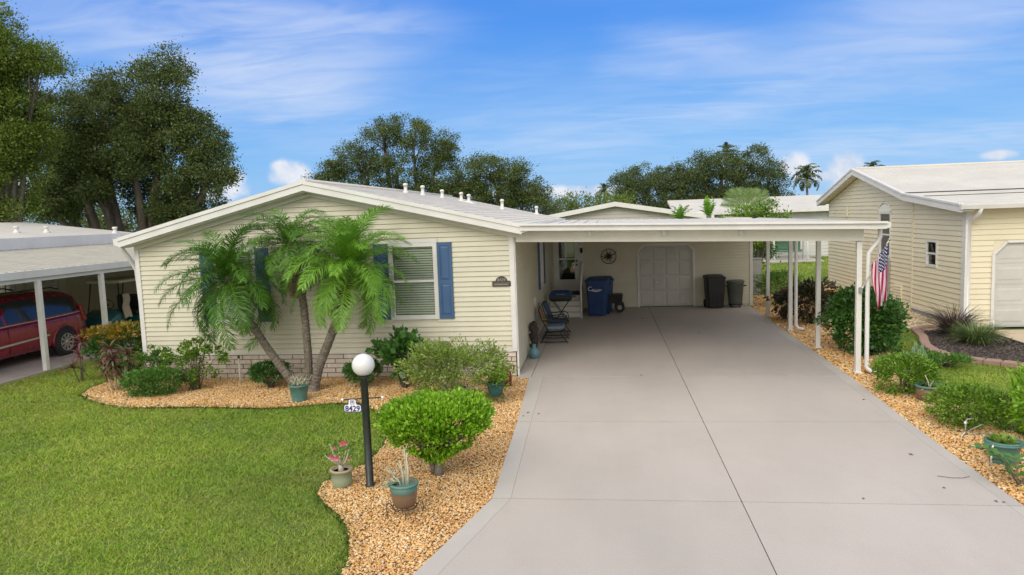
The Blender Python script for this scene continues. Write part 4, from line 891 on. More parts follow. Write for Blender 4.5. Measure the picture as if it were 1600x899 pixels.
for a, b, c, d in cw: window(HC, TCh, a, b, c, d, blinds=False, fr=.08)
MB(TCh).box(13.95, 14.08, 0, .08, 0, 2.8).build('corner_trim', Mt['trim'], HC)
MB().hexa([(4.5, 46.4, 2.86), (16.5, 46.4, 2.86), (16.5, 51.5, 3.74), (4.5, 51.5, 3.74)], [(4.5, 46.4, 3.02), (16.5, 46.4, 3.02), (16.5, 51.5, 3.9), (4.5, 51.5, 3.9)]).build('roof', Mt['roofw'], HC)
MB().box(4.5, 16.5, 46.28, 46.40, 2.84, 3.05).build('gutter', Mt['trim'], HC)
SW = thing('garden_swing', 'white framed garden swing with pink canopy and green seat on the back lawn', 'garden swing', (11.0, 44.5, 0))
for x in (10.0, 11.9):
    for d_ in (-.6, .6): MB().tube([(x, 44.5+d_, 0), (x, 44.5+d_*.7, 1.2), (x, 44.5, 1.85)], .05, 6).build('frame_leg', Mt['arbor'], SW)
MB().tube([(10.0, 44.5, 1.85), (11.9, 44.5, 1.85)], .04, 6).build('top_bar', Mt['arbor'], SW)
MB().loft([[(10.0, 43.9, 1.75), (11.9, 43.9, 1.75), (11.9, 43.9, 1.62), (10, 43.9, 1.62)], [(9.95, 44.5, 2.05), (11.95, 44.5, 2.05), (11.95, 44.5, 1.98), (9.95, 44.5, 1.98)], [(10.0, 45.1, 1.8), (11.9, 45.1, 1.8), (11.9, 45.1, 1.72), (10, 45.1, 1.72)]], True).build('canopy', Mt['sw_pink'], SW)
MB().bbox(10.2, 11.7, 44.3, 44.8, .5, .62, .04).build('seat', Mt['sw_green'], SW); MB().bbox(10.2, 11.7, 44.8, 44.92, .62, 1.35, .04).build('seat_back', Mt['sw_green'], SW)
for x in (8.9, 9.45):
    MB()
PA = thing('garden_arbor', 'slim white arched garden arbor left of the pink swing on the back lawn', 'arbor', (9.6, 45.2, 0))
for y in (45.0, 45.4):
    MB().tube([(9.25+.5*(1-math.cos(t))*.9, y, 0 if k in (0, 8) else 1.3+.62*math.sin(t)) for k, t in enumerate([math.pi*k/8 for k in range(9)])], .035, 6).build('arch', Mt['arbor'], PA)
for k in range(5): MB().tube([(9.25+.225*k-.0, 45.0, [1.3, 1.75, 1.92, 1.75, 1.3][k]), (9.25+.225*k, 45.4, [1.3, 1.75, 1.92, 1.75, 1.3][k])], .02, 5).build('rung', Mt['arbor'], PA)
MB().box(8.6, 12.6, 43.2, 46.4, -.05, .03).build('patio_slab', Mt['conc_b']); kind(bpy.data.objects['patio_slab'], 'structure')
UB = thing('utility_cabinet', 'plain grey utility cabinet behind the carport corner post near the shrubs', 'cabinet', (5.65, 28, 0))
MB().bbox(5.35, 5.85, 27.7, 28.3, -.05, 1.28, .03).build('cabinet_body', Mt['grey_paint'], UB); MB().bbox(5.33, 5.87, 27.68, 28.32, 1.281, 1.33, .01).build('lid', Mt['grey_paint'], UB)

# ================================================================ OBJECTS
# ---- globe lamp post with the number sign
LP = thing('lamp_post', 'black lamp post with white globe and hanging number sign 8429 in the gravel bed', 'lamp post', (-2.94, 8.30, -.03))
MB().lathe([(.062, 0), (.062, .03), (.048, .04), (.045, 1.36), (.052, 1.37), (.052, 1.40), (.03, 1.41)], (-2.94, 8.3, -.03), 16).build('pole', Mt['black'], LP)
MB().ball((-2.94, 8.3, 1.505), .138, 28, 18).build('globe', Mt['globe'], LP)
MB().lathe([(.05, 0), (.075, .01), (.07, .03), (.05, .035)], (-2.94, 8.3, 1.365), 16).build('globe_collar', Mt['black'], LP)
arm = MB().tube([(-3.23, 8.30, 1.07), (-2.72, 8.30, 1.10)], .008, 6).build('sign_arm', Mt['black'], LP)
for x, z in ((-3.23, 1.07), (-2.72, 1.10)): MB().ball((x, 8.3, z), .018, 10, 6).build('arm_end', Mt['white'], arm)
TN = frame((-3.105, 8.30, .985), (1, 0), (0, -1))
sp_ = [(-.115, -.055), (-.10, -.07), (.10, -.07), (.115, -.055), (.115, .005), (.10, .02), (.06, .025), (.05, .05), (.05, .085), (.035, .10), (-.035, .10), (-.05, .085), (-.05, .05), (-.06, .025), (-.10, .02), (-.115, .005)]
sg = MB(TN).prism(sp_, lambda a, b: (a, -.004, b), lambda a, b: (a, .004, b)).build('number_sign', Mt['navy'], LP)
MB(TN).prism([(a*.91, b*.88+.001) for a, b in sp_], lambda a, b: (a, .0045, b), lambda a, b: (a, .006, b)).build('sign_face', Mt['white'], sg)
tm = text_mesh('8429', .095, .001, .0025); tm.materials.append(Mt['navy']); o = link('lettering', tm, sg); o.rotation_euler = (R(90), 0, 0); o.location = (-3.105+2.94, -.0075, .985-.018+.03-.008)
mbx = MB(TN); mbx.box(-.026, .026, .0065, .008, .030, .036); mbx.box(-.026, -.020, .0065, .008, .036, .078); mbx.box(.020, .026, .0065, .008, .036, .078); mbx.box(-.020, .020, .0065, .008, .072, .078); mbx.box(-.012, .012, .0065, .008, .050, .066)
mbx.build('emblem', Mt['navy'], sg)

# ---- bins
def wheelie(name, label, x, y, w_, d_, h, m, rz=0, emblem=None):
    t = thing(name, label, 'bin', (x, y, 0), 'wheeled bins and cans along the carport back wall', local=True, rz=rz)
    b = MB(); P = []
    for z, k in ((.03, .80), (.10, .82), (h*.55, .92), (h*.90, .98), (h*.905, 1.03), (h*.93, 1.03)):
        a, c = w_/2*k, d_/2*k; q = .06
        P.append([(-a+q, -c, z), (a-q, -c, z), (a, -c+q, z), (a, c-q, z), (a-q, c, z), (-a+q, c, z), (-a, c-q, z), (-a, -c+q, z)])
    b.loft(P, True); b.build('body', m, t)
    lid = MB(); P = []
    for z, k in ((h*.935, 1.07), (h*.96, 1.07), (h*.99, .92), (h, .70)):
        a, c = w_/2*k, d_/2*k; q = .07
        P.append([(-a+q, -c, z-.02), (a-q, -c, z-.02), (a, -c+q, z-.02), (a, c-q, z+.02), (a-q, c, z+.02), (-a+q, c, z+.02), (-a, c-q, z+.02), (-a, -c+q, z-.02)])
    lid.loft(P, True); lid.build('lid', m, t)
    MB().tube([(-w_*.4, d_*.50, h*.88), (-w_*.4, d_*.66, h*.90), (w_*.4, d_*.66, h*.90), (w_*.4, d_*.50, h*.88)], .018, 6).build('handle_bar', m, t)
    for s_ in (-1, 1): MB().tube([(s_*w_*.36, d_*.42, .13), (s_*w_*.46, d_*.42, .13)], .13, 16).build('wheel', Mt['rubber'], t)
    for s_ in (-.3, -.1, .1, .3): MB().bbox(s_*w_-.012, s_*w_+.012, -d_*.478, -d_*.43, .14, h*.46, .005).build('rib', m, t)
    return t
B1 = wheelie('recycling_bin', 'large blue lidded recycling bin with white swoosh emblem beside the porch steps', -.22, 22.75, .66, .72, 1.20, Mt['bin_blue'], R(-8))
tm = text_mesh('Republic', .085, .001, .001); tm.materials.append(Mt['white']); o = link('lettering', tm, B1); o.rotation_euler = (R(86), 0, 0); o.location = (.04, -.352, .84)
mb = MB(); mb.tube([(-.17+.075*math.cos(t), -.351, .88+.06*math.sin(t)) for t in [R(60)+k*R(280)/12 for k in range(13)]], .011, 5); mb.tube([(-.14, -.350, .83), (-.04, -.350, .79), (.10, -.350, .80)], .009, 5); mb.build('emblem', Mt['white'], B1)
wheelie('recycling_bin', 'second blue bin half hidden behind the emblem bin against the porch corner', -.05, 23.55, .62, .66, 1.14, Mt['bin_blue'], R(6))
wheelie('trash_bin', 'black lidded wheeled trash bin right of the garage door', 3.57, 24.02, .62, .62, 1.06, Mt['bin_black'], R(3))
t = thing('trash_can', 'round grey trash can on a wheeled dolly by the carport corner', 'bin', (4.24, 24.05, 0), 'wheeled bins and cans along the carport back wall', local=True)
MB().lathe([(.20, .12), (.215, .14), (.265, .78), (.285, .79), (.285, .83), (.26, .835)], n=24).build('can_body', Mt['bin_grey'], t)
MB().lathe([(.295, .83), (.295, .86), (.25, .885), (.08, .90), (.001, .90)], n=24).build('lid', Mt['bin_grey'], t)
for s_ in (-1, 1): MB().tube([(s_*.265, -.06, .70), (s_*.33, -.06, .71), (s_*.33, .06, .71), (s_*.265, .06, .70)], .016, 6).build('handle', Mt['bin_black'], t)
MB().lathe([(.22, .08), (.23, .09), (.23, .115), (.20, .118)], n=20).build('dolly', Mt['bin_black'], t)
for k in range(4):
    a = math.pi/4+k*math.pi/2; MB().ball((.19*math.cos(a), .19*math.sin(a), .038), .037, 10, 6, (.6, 1, 1)).build('castor', Mt['bin_black'], t)
t = thing('garden_cart', 'small black wheeled garden cart tucked behind the blue recycling bin', 'cart', (.42, 23.5, 0), local=True)
MB().loft([[(-.42, -.22, .30), (.12, -.22, .30), (.12, .22, .30), (-.42, .22, .30)], [(-.50, -.28, .58), (.16, -.28, .58), (.16, .28, .58), (-.50, .28, .58)]], True).build('tub', Mt['bin_black'], t)
for s_ in (-.26, .26):
    o = MB().tube([(.05, s_-.03, .17), (.05, s_+.03, .17)], .165, 20).build('wheel', Mt['rubber'], t); MB().tube([(.05, s_-.04, .17), (.05, s_+.04, .17)], .075, 16).build('hub_cap', Mt['pewter'], o)
MB().tube([(.05, -.26, .17), (.05, .26, .17), (.0, .0, .17), (.0, 0, .32)], .02, 6).build('axle', Mt['steel'], t)

# ---- porch glider chairs against the side wall (built facing +x)
def glider(label, x, y, backm, padm, slats):
    t = thing('glider_chair', label, 'chair', (x, y, 0), 'metal gliding chairs along the side wall', local=True); t.scale = (.92, .92, .92)
    for s_ in (-.33, .33):
        MB().tube([(-.36, s_, .01), (-.28, s_, .10), (-.18, s_, .26)], .016, 6).build('leg', Mt['black'], t)
        MB().tube([(.40, s_, .01), (.33, s_, .12), (.20, s_, .27)], .016, 6).build('leg', Mt['black'], t)
        MB().tube([(-.32, s_, .045), (0, s_, .035), (.35, s_, .045)], .014, 6).build('runner', Mt['black'], t)
        MB().tube([(-.20, s_, .30), (.26, s_, .34), (.36, s_, .46), (.33, s_, .60), (.24, s_, .65), (-.05, s_, .62), (-.30, s_, .63)], .017, 6).build('armrest', Mt['black'], t)
        MB().tube([(-.12, s_, .36), (-.28, s_, .62), (-.38, s_, .95)], .017, 6).build('back_post', Mt['black'], t)
    MB().tube([(-.20, -.33, .28), (-.20, .33, .28)], .014, 6).build('crossbar', Mt['black'], t); MB().tube([(.22, -.33, .29), (.22, .33, .29)], .014, 6).build('crossbar', Mt['black'], t)
    MB().tube([(-.38, -.33, .95), (-.38, .33, .95)], .014, 6).build('crossbar', Mt['black'], t)
    MB().bbox(-.20, .32, -.30, .30, .36, .46, .04).build('seat_cushion', padm, t)
    if slats:
        for k in range(7):
            z = .48+k*.068; xx = -.20-(z-.45)*.37
            MB().bbox(xx-.012, xx+.012, -.31, .31, z, z+.055, .004).build('back_slat', backm, t)
        MB().bbox(-.21, -.19, -.09, .09, .44, .50, .005)
    else: MB().loft([[(-.17, -.30, .45), (-.08, -.30, .45), (-.08, .30, .45), (-.17, .30, .45)], [(-.37, -.30, .98), (-.28, -.30, .98), (-.28, .30, .98), (-.37, .30, .98)]], True).build('back_cushion', padm, t)
    return t
glider('black metal glider with warm wooden slat back and blue seat pad near the blue vase', -1.32, 18.15, Mt['wood'], Mt['cushion'], True)
glider('black metal glider with dark blue cushioned back nearer the porch steps', -1.32, 19.15, None, Mt['cushion_d'], False)
t = thing('portable_grill', 'small dark blue lidded grill on a folding stand in front of the porch steps', 'grill', (-1.30, 21.3, 0), local=True)
P = [[(x*a, y*b, z) for x, y in ((-1, -1), (1, -1), (1, 1), (-1, 1))] for a, b, z in ((.28, .19, .66), (.34, .24, .74), (.34, .24, .84), (.30, .20, .93), (.18, .10, .97))]
MB().loft(P[:3], True).build('firebox', Mt['black'], t); MB().loft([[(x, y, z+.004) for x, y, z in r] for r in P[2:]], True).build('lid', Mt['bin_blue'], t)
for sx in (-.24, .24):
    for sy in (-.15, .15): MB().tube([(sx, sy, .67), (-sx*.9, sy, .01)], .012, 6).build('leg', Mt['black'], t)
MB().tube([(-.12, -.25, .88), (-.12, -.29, .88), (.12, -.29, .88), (.12, -.25, .88)], .01, 6).build('handle', Mt['steel'], t)
MB().bbox(.30, .46, -.12, .10, .76, .80, .01).build('side_shelf', Mt['cushion'], t)
# driftwood carving and blue vase by the side wall
mb = MB(); pts = []
for k in range(13):
    z = .02+k*.062; pts.append((-1.66+.025*math.sin(k*1.7), 16.45+.03*math.cos(k*2.1), z))
mb.tube(pts, [.06, .085, .07, .095, .075, .10, .085, .105, .08, .11, .095, .10, .05], 10)
for k in (3, 6, 9, 11): p = pts[k]; mb.ball((p[0]+.05, p[1]-.07, p[2]+.02), .05, 8, 6, (1, .8, 1.3))
tag(mb.build('wood_carving', Mt['drift'], None, (-1.66, 16.45, 0)), 'tall gnarled dark wood carving leaning by the cream side wall', 'sculpture')
tag(MB().lathe([(.07, 0), (.10, .02), (.125, .10), (.12, .17), (.08, .225), (.045, .25), (.04, .30), (.055, .32), (.04, .315), (.03, .26)], (-1.62, 16.02, 0), 20).build('vase', Mt['vase'], None, (-1.62, 16.02, 0)), 'round light blue glazed vase on the walkway in front of the dark carving', 'vase')

# ---- flag on its staff
FP = thing('flag_staff', 'slanted flag staff with a limp American flag on the front right carport post', 'flag', (4.80, 14.25, 1.62))
A0, A1 = np.array((4.82, 14.23, 1.60)), np.array((5.235, 14.02, 2.56))
MB().tube([A0, A1], .012, 8).build('staff', Mt['pvc'], FP); MB().ball(tuple(A1), .028, 10, 8).build('finial', Mt['steel'], FP)
MB().bbox(4.78, 4.84, 14.20, 14.262, 1.55, 1.66, .008).tube([(4.80, 14.24, 1.56), tuple(A0+(A1-A0)*.10)], .02, 8).build('bracket', Mt['steel'], FP)
def FL(u, v):      # u along the fly (hanging down), v along the hoist (down the staff)
    p = A1+(A0-A1)*(.03+v*.43)
    gx = 1.35-.25*min(1, u*1.4)
    x = A1[0]+(p[0]-A1[0])*gx-.01+.02*math.sin(u*5+v*3)*u
    y = p[1]-.02+.055*math.sin(v*15+u*3.5)*(.25+u)+.03*math.sin(u*6)
    return (x+.012*math.cos(v*15+u*3.5), y, p[2]-u*(1.05-.18*v)-.02)
fl = MB(); NU, NV = 40, 39
vs = [FL(i/NU, j/NV) for i in range(NU+1) for j in range(NV+1)]; fl.add(vs, [], True)
for i in range(NU):
    for j in range(NV):
        b = i*(NV+1)+j; fl.f.append([b, b+1, b+NV+2, b+NV+1]); fl.sm.append(True)
        s_ = j//3; fl.mi.append(2 if (i < NU*.40 and s_ < 7) else (0 if s_ % 2 == 0 else 1))
flo = fl.build('flag', [Mt['flag_r'], Mt['flag_w'], Mt['flag_b']], FP)
stars = MB()
for r in range(9):
    for c in range(6 if r % 2 == 0 else 5):
        uc = .4*(c+.5+(.5 if r % 2 else 0))/6.0; vc = (7/13)*(r+1)/10
        P = []
        for k in range(10):
            rad = 1 if k % 2 == 0 else .42; t = 2*math.pi*k/10
            P.append(FL(uc+rad*math.cos(t)*.020, vc+rad*math.sin(t)*.030))
        c0 = np.array(FL(uc, vc))
        for dy in (-.004, .004): stars.add([(c0[0], c0[1]+dy, c0[2])]+[(p[0], p[1]+dy, p[2]) for p in P], [(0, k+1, (k+1) % 10+1) for k in range(10)])
stars.build('stars', Mt['white'], flo)

# ---- pots
def pot(name, label, x, y, prof, m, cat='plant pot', rim=None, rimm=None, n=28, z=-.035, soilz=None, group=None):
    t = thing(name, label, cat, (x, y, z), group, local=True)
    MB().lathe(prof, n=n).build('pot', m, t)
    rt = max(p[0] for p in prof); zt = max(p[1] for p in prof)
    if rimm: MB().lathe(rim, n=n).build('rim', rimm, t)
    MB().lathe([(.001, zt-.05), (rt*.82, zt-.05), (rt*.82, zt-.035), (.001, zt-.03)], n=n).build('soil', Mt['soil'], t)
    return t
def tier(r0, r1, h, bow=.02, th=.02): return [(r0, 0), (r0+bow, .03), ((r0+r1)/2+bow, h*.5), (r1, h*.9), (r1+.012, h*.92), (r1+.012, h), (r1-th, h), (r1-th-.01, h*.8)]
p1 = pot('flower_pot', 'sage green glazed pot with pink desert rose blooms left of the lamp post', -3.30, 8.30, tier(.095, .125, .22), Mt['pot_green'], 'potted plant', [(.118, .205), (.142, .21), (.142, .235), (.112, .235), (.112, .205)], Mt['pot_rim'])
p2 = thing('flower_pot', 'brown and blue glazed pot holding pale pencil stems on a wire stand', 'potted plant', (-2.27, 7.50, -.03), local=True)
pp = tier(.10, .145, .27, .025); MB().lathe([(r, z+.10) for r, z in pp], n=32).build('pot', Mt['pot_brown'], p2)
MB().lathe([(.138, .235), (.150, .29), (.158, .345), (.15, .35)], n=32).build('upper_glaze', Mt['pot_teal'], p2)
MB().lathe([(.150, .34), (.165, .345), (.165, .37), (.135, .372), (.130, .34)], n=32).build('rim', Mt['pot_teal'], p2)
MB().lathe([(.001, .32), (.125, .32), (.12, .332), (.001, .336)], n=24).build('soil', Mt['soil'], p2)
st_ = MB().tube([(.135*math.cos(t), .135*math.sin(t), .10) for t in [2*math.pi*k/24 for k in range(25)]], .007, 5).build('stand', Mt['bronze'], p2)
for k in range(4):
    t = k*math.pi/2+.3; d = (math.cos(t), math.sin(t))
    MB().tube([(d[0]*.13, d[1]*.13, .10), (d[0]*.17, d[1]*.17, .145), (d[0]*.20, d[1]*.20, .13), (d[0]*.205, d[1]*.205, .07), (d[0]*.19, d[1]*.19, 0)], .006, 5).build('leg', Mt['bronze'], st_)
MB().tube([(.0, .0, .105), (.13, .0, .10), (-.13, 0, .10)], .005, 5).build('cross_wire', Mt['bronze'], st_)
p3 = pot('flower_pot', 'plain dark teal plastic pot of dry stems at the foot of the palm trunks', -5.66, 12.42, tier(.135, .175, .32, .0), Mt['pot_teal'], 'potted plant')
p4 = pot('flower_pot', 'dark teal pot with trailing leaves on a wire stand right of the loose bush', -1.93, 12.15, [(r, z+.16) for r, z in tier(.09, .15, .24)], Mt['pot_dteal'], 'potted plant')
for k in range(3):
    t = k*2.1+.4; MB().tube([(.12*math.cos(t), .12*math.sin(t), .2), (.15*math.cos(t), .15*math.sin(t), 0)], .006, 5).build('stand_leg', Mt['bronze'], p4)
MB().tube([(.14*math.cos(t), .14*math.sin(t), .17) for t in [2*math.pi*k/20 for k in range(21)]], .006, 5).build('stand_ring', Mt['bronze'], p4)
p5 = pot('watering_urn', 'dark red glazed urn with a hooped handle near the house corner', -1.92, 13.45, [(.07, 0), (.10, .04), (.11, .2), (.10, .30), (.12, .36), (.10, .37)], Mt['pot_red'], 'urn')
MB().tube([(-.11, 0, .25), (-.18, 0, .34), (-.08, 0, .44), (.08, 0, .46), (.16, 0, .40), (.13, 0, .26)], .016, 6).build('handle', Mt['pot_red'], p5)
MB().tube([(-.10, 0, .18), (-.20, -.03, .28), (-.28, -.05, .33)], [.03, .022, .028], 8).build('spout', Mt['pot_red'], p5)
p6 = pot('flower_pot', 'squat tan pot with a teal rim between the two trimmed bushes at right', 5.25, 12.30, [(.13, 0), (.17, .04), (.205, .14), (.20, .21), (.185, .24), (.21, .25), (.21, .27), (.18, .27), (.17, .23)], Mt['pot_brown'], 'potted plant', [(.182, .24), (.222, .25), (.222, .275), (.176, .277), (.175, .24)], Mt['pot_teal'])
p7 = pot('flower_pot', 'ribbed teal plastic pot of succulents near the driveway edge at lower right', 4.86, 9.33, tier(.14, .195, .30, .0), Mt['pot_teal'], 'potted plant')
MB().lathe([(.20, .25), (.212, .255), (.212, .275), (.20, .28)], n=28).build('rim_band', Mt['pot_teal'], p7)

# ---- pipes and taps
t = thing('stand_pipe', 'thin white vertical pipe standing against the brick skirting', 'pipe', (-7.58, 13.85, -.03)); MB().tube([(-7.58, 13.85, -.03), (-7.58, 13.85, .50)], .018, 8).build('pipe', Mt['pvc'], t); MB().lathe([(.025, 0), (.025, .04), (.015, .06)], (-7.58, 13.85, .50), 8).build('cap', Mt['bronze'], t)
t = thing('irrigation_riser', 'grey garden tap riser with hose fitting in front of the right trimmed bush', 'tap', (4.93, 10.42, -.03), local=True); t.scale = (.72, .72, .72)
MB().tube([(0, 0, 0), (0, 0, .30), (.03, 0, .33), (.16, .05, .33)], .016, 8).build('riser', Mt['grey_paint'], t); MB().lathe([(.022, .24), (.03, .25), (.03, .28), (.02, .29)], n=8).build('fitting', Mt['white'], t)
MB().tube([(.0, 0, .06), (.12, .0, .14), (.30, .02, .22), (.36, .03, .20)], .009, 6).build('branch_pipe', Mt['grey_paint'], t); MB().tube([(0, 0, .08), (-.10, -.05, .0)], .011, 6).build('brace', Mt['pvc'], t)
MB().tube([(.05, 0, .02), (.3, .1, .03), (.6, .05, .02)], .009, 6).build('hose', Mt['grey_paint'], t)
LEAFL = ['dry brown leaf on the shaded carport floor left of the centre joint', 'dry brown leaf on the carport floor straight in front of the black bin', 'dark leaf speck just left of the centre joint under the roof edge',
 'dry leaf on the right driveway panel, above the thin curved twig', 'brown speck beside the nearest cross joint, mid right panel', 'reddish speck on the driveway just below the thin curved twig', 'small leaf near the right border below the front carport post',
 'larger of two leaf crumbs on the cross joint at the right border', 'smaller of two leaf crumbs on the cross joint at the right border', 'largest leaf crumb on the left border strip beside the gravel', 'leaf crumb nearest the gravel on the left border strip', 'leaf crumb farthest from the gravel on the left border strip']
for i, (x, y, s_, a) in enumerate(((1.12, 21.85, .09, .4), (2.43, 19.05, .10, 1.3), (.68, 14.18, .045, .2), (3.86, 9.53, .055, 2.2), (2.78, 8.05, .04, .9), (3.76, 8.39, .03, 2.8), (4.22, 12.27, .05, .3), (4.12, 8.02, .04, 1.9), (4.19, 8.0, .035, .3), (-1.30, 11.5, .05, .9), (-1.36, 11.3, .04, 2), (-1.12, 11.42, .035, 2.9))):
    mb = MB(); s_ *= .72; c, s = math.cos(a)*s_, math.sin(a)*s_
    mb.add([(x-c, y-s, .004), (x+s*.4, y-c*.4, .016), (x+c, y+s, .006), (x-s*.4, y+c*.4, .012), (x, y, .004)], [(0, 1, 4), (1, 2, 4), (2, 3, 4), (3, 0, 4)])
    o = mb.build('fallen_leaf', Mt['frond_dead'], None, (x, y, 0))
    tag(o, LEAFL[i], 'leaf', 'fallen leaves on the concrete')
tag(MB().tube([(3.85, 8.76, .008), (3.98, 8.70, .01), (4.10, 8.70, .008), (4.19, 8.74, .012)], .0035, 5).build('fallen_twig', Mt['twig'], None, (4, 8.7, 0)), 'thin curved twig lying on the driveway near its right border', 'twig')

# ================================================================ VEGETATION
def rnd(n, a=0., b=1.): return rng.uniform(a, b, n)
def leaves(P, Nn, size, asp=.5, m=None, name='foliage', fold=.18, tip=None):
    """one folded diamond leaf (two triangles) at each point; Nn = outward directions"""
    n = len(P); T = rng.normal(size=(n, 3)); T /= np.linalg.norm(T, axis=1)[:, None]
    D = Nn*.9+T*.75; D /= np.linalg.norm(D, axis=1)[:, None]            # leaf axis
    U = rng.normal(size=(n, 3)); U[:, 2] += .9; U = U-D*(U*D).sum(1)[:, None]; U /= np.linalg.norm(U, axis=1)[:, None]
    W = np.cross(D, U); sz = size*rnd(n, .65, 1.35)[:, None]
    a = P; b = P+D*sz*.5+W*sz*asp*.5-U*sz*fold*.3; c = P+D*sz; d = P+D*sz*.5-W*sz*asp*.5-U*sz*fold*.3
    mid = P+D*sz*.5
    V = np.stack([a, b, c, d], 1).reshape(-1, 3); k = np.arange(n)*4
    F = np.concatenate([np.stack([k, k+1, k+2], 1), np.stack([k, k+2, k+3], 1)])
    return npmesh(name, V, F, m)
def sphere_dirs(n): 
    d = rng.normal(size=(n, 3)); return d/np.linalg.norm(d, axis=1)[:, None]
def lump(d, s=3., ph=0.):
    return np.sin(d[:, 0]*s*1.3+ph)*np.sin(d[:, 1]*s*1.7+ph*2.1+1)+.6*np.sin(d[:, 2]*s*2.1+d[:, 0]*s+ph*.7)
def bush_pts(n, r, sup=2., shell=.55, rough=.10, ncl=90, cls=.16, flat=True):
    """points in a lumpy superellipsoid of radii r (centre 0), z from -r..r, grouped in sprigs"""
    dc = sphere_dirs(ncl)
    if flat: dc[:, 2] = np.abs(dc[:, 2])*np.where(rnd(ncl) < .78, 1, -1)
    def surf(d):
        q = (np.abs(d)**sup).sum(1)**(1/sup); return d/q[:, None]
    cc = surf(dc)*(1+rough*lump(dc, 3, float(rng.uniform(0, 6))))[:, None]*(shell+(1-shell)*rnd(ncl)**.45)[:, None]
    idx = rng.integers(0, ncl, n)
    P = cc[idx]+rng.normal(size=(n, 3))*cls
    Nn = P/np.maximum(1e-6, np.linalg.norm(P, axis=1))[:, None]
    return P*np.array(r), Nn, cc*np.array(r)
def shrub(name, label, x, y, r, h, m, n=2600, leaf=.055, asp=.5, z0=-.04, sup=2.2, rough=.1, ncl=110, cls=.13, stems=7, stem_h=.15, shell=.5, cat='shrub', group=None, ry=None, stemm=None, taper=0, srad=.012):
    t = thing(name, label, cat, (x, y, z0), group, local=True)
    rz2 = (h-stem_h)/2; P, Nn, cc = bush_pts(n, (r, ry or r, rz2), sup, shell, rough, ncl, cls)
    if taper:
        k = 1-taper*np.clip(-P[:, 2]/rz2*.5+.35, 0, 1); P[:, 0] *= k; P[:, 1] *= k
        k = 1-taper*np.clip(-cc[:, 2]/rz2*.5+.35, 0, 1); cc[:, 0] *= k; cc[:, 1] *= k
    P[:, 2] += rz2+stem_h; keep = P[:, 2] > .01; P = P[keep]; Nn = Nn[keep]
    link('foliage', leaves(P, Nn, leaf, asp, m), t)
    cc[:, 2] += rz2+stem_h; mb = MB()
    for i in range(stems*3):
        c = cc[rng.integers(0, len(cc))]; b = rng.normal(size=2)*r*.08
        mb.tube([(b[0], b[1], 0), (b[0]+c[0]*.25, b[1]+c[1]*.25, max(.02, c[2]*.45)), tuple(c*np.array((.95, .95, .95)))], [srad, srad*.7, srad*.3], 5)
    mb.build('stem', stemm or Mt['twig'], t)
    return t
# -- shrubs of the left bed
shrub('shrub', 'round clipped dark green ball bush left of the palm trunks', -6.72, 13.45, .37, .52, Mt['deep'], 5200, .045, sup=2.3, rough=.05, ncl=260, cls=.09)
shrub('shrub', 'round clipped dark green ball bush behind the lamp post globe', -4.78, 13.42, .33, .55, Mt['deep'], 4800, .045, sup=2.3, rough=.05, ncl=240, cls=.09)
shrub('shrub', 'open broad leaved green bush on a short trunk against the skirting', -3.93, 13.42, .50, 1.02, Mt['deep'], 950, .13, .8, sup=2., rough=.3, ncl=46, cls=.14, stems=6, stem_h=.30, shell=.35, srad=.018)
shrub('shrub', 'wide loose yellow green bush with pale twigs behind the clipped tree', -2.72, 12.35, .86, 1.04, Mt['olive'], 9500, .065, .42, sup=2.6, rough=.22, ncl=170, cls=.11, stems=22, stem_h=.05, shell=.4, ry=.60, stemm=Mt['twig_pale'], srad=.011)
shrub('hedge', 'low clipped bright green hedge beside the left house corner', -8.95, 12.95, .55, .50, Mt['mid'], 7000, .045, sup=3.2, rough=.07, ncl=260, cls=.10, ry=.36, cat='hedge', stem_h=.04)
shrub('shrub', 'straggly light green shrub with long bare shoots left of the white pipe', -8.25, 13.32, .55, .98, Mt['bright'], 2300, .065, .5, sup=1.7, rough=.5, ncl=46, cls=.10, stems=12, shell=.5, ry=.28, stem_h=.08)
shrub('shrub', 'thin trailing shrub above the low hedge by the house corner', -9.35, 13.55, .55, .78, Mt['mid'], 1100, .065, .5, sup=1.7, rough=.5, ncl=26, cls=.10, stems=9, shell=.5, ry=.25, stem_h=.3)
# -- clipped tree, wedge crown
t = thing('clipped_tree', 'lime green clipped flat topped bush on a single trunk beside the lamp post', 'topiary', (-2.21, 8.72, -.04), local=True)
n_ = 21000; P, Nn, cc = bush_pts(n_, (1, 1, 1), 4.6, .62, .04, 420, .075)
def wedge(P):
    k = np.interp(P[:, 2], [-1.2, -1, -.55, 0, .5, 1.1], [.22, .32, .70, .92, .98, .98])
    return np.stack([P[:, 0]*.635*k-.06*P[:, 2]*0+.04, P[:, 1]*.58*k, np.minimum(.63+P[:, 2]*.36+.03*np.sin(P[:, 0]*3+P[:, 1]*2), .97+rng.normal(size=len(P))*.03)], 1)
V = wedge(P); up_ = Nn.copy(); up_[:, 2] += .5
link('foliage', leaves(V, up_, .054, .55, Mt['lime']), t)
mb = MB(); mb.tube([(.04, -.02, -.02), (.05, .0, .12), (.02, .02, .30), (.03, .02, .45)], [.065, .05, .045, .05], 10)
MB().tube([(-.02, .04, -.02), (-.05, .05, .15), (-.08, .03, .34)], [.045, .035, .03], 8).build('trunk', Mt['bark_palm'], t)
mb.build('trunk', Mt['bark_palm'], t); mb = MB()
CC = wedge(cc)
for i in range(40):
    c = CC[rng.integers(0, len(CC))]; mb.tube([(.02, .02, .28), tuple(np.array((.02, .02, .3))*.5+c*.5+np.array((0, 0, -.03))), tuple(c)], [.022, .014, .005], 5)
mb.build('limbs', Mt['bark_palm'], t)
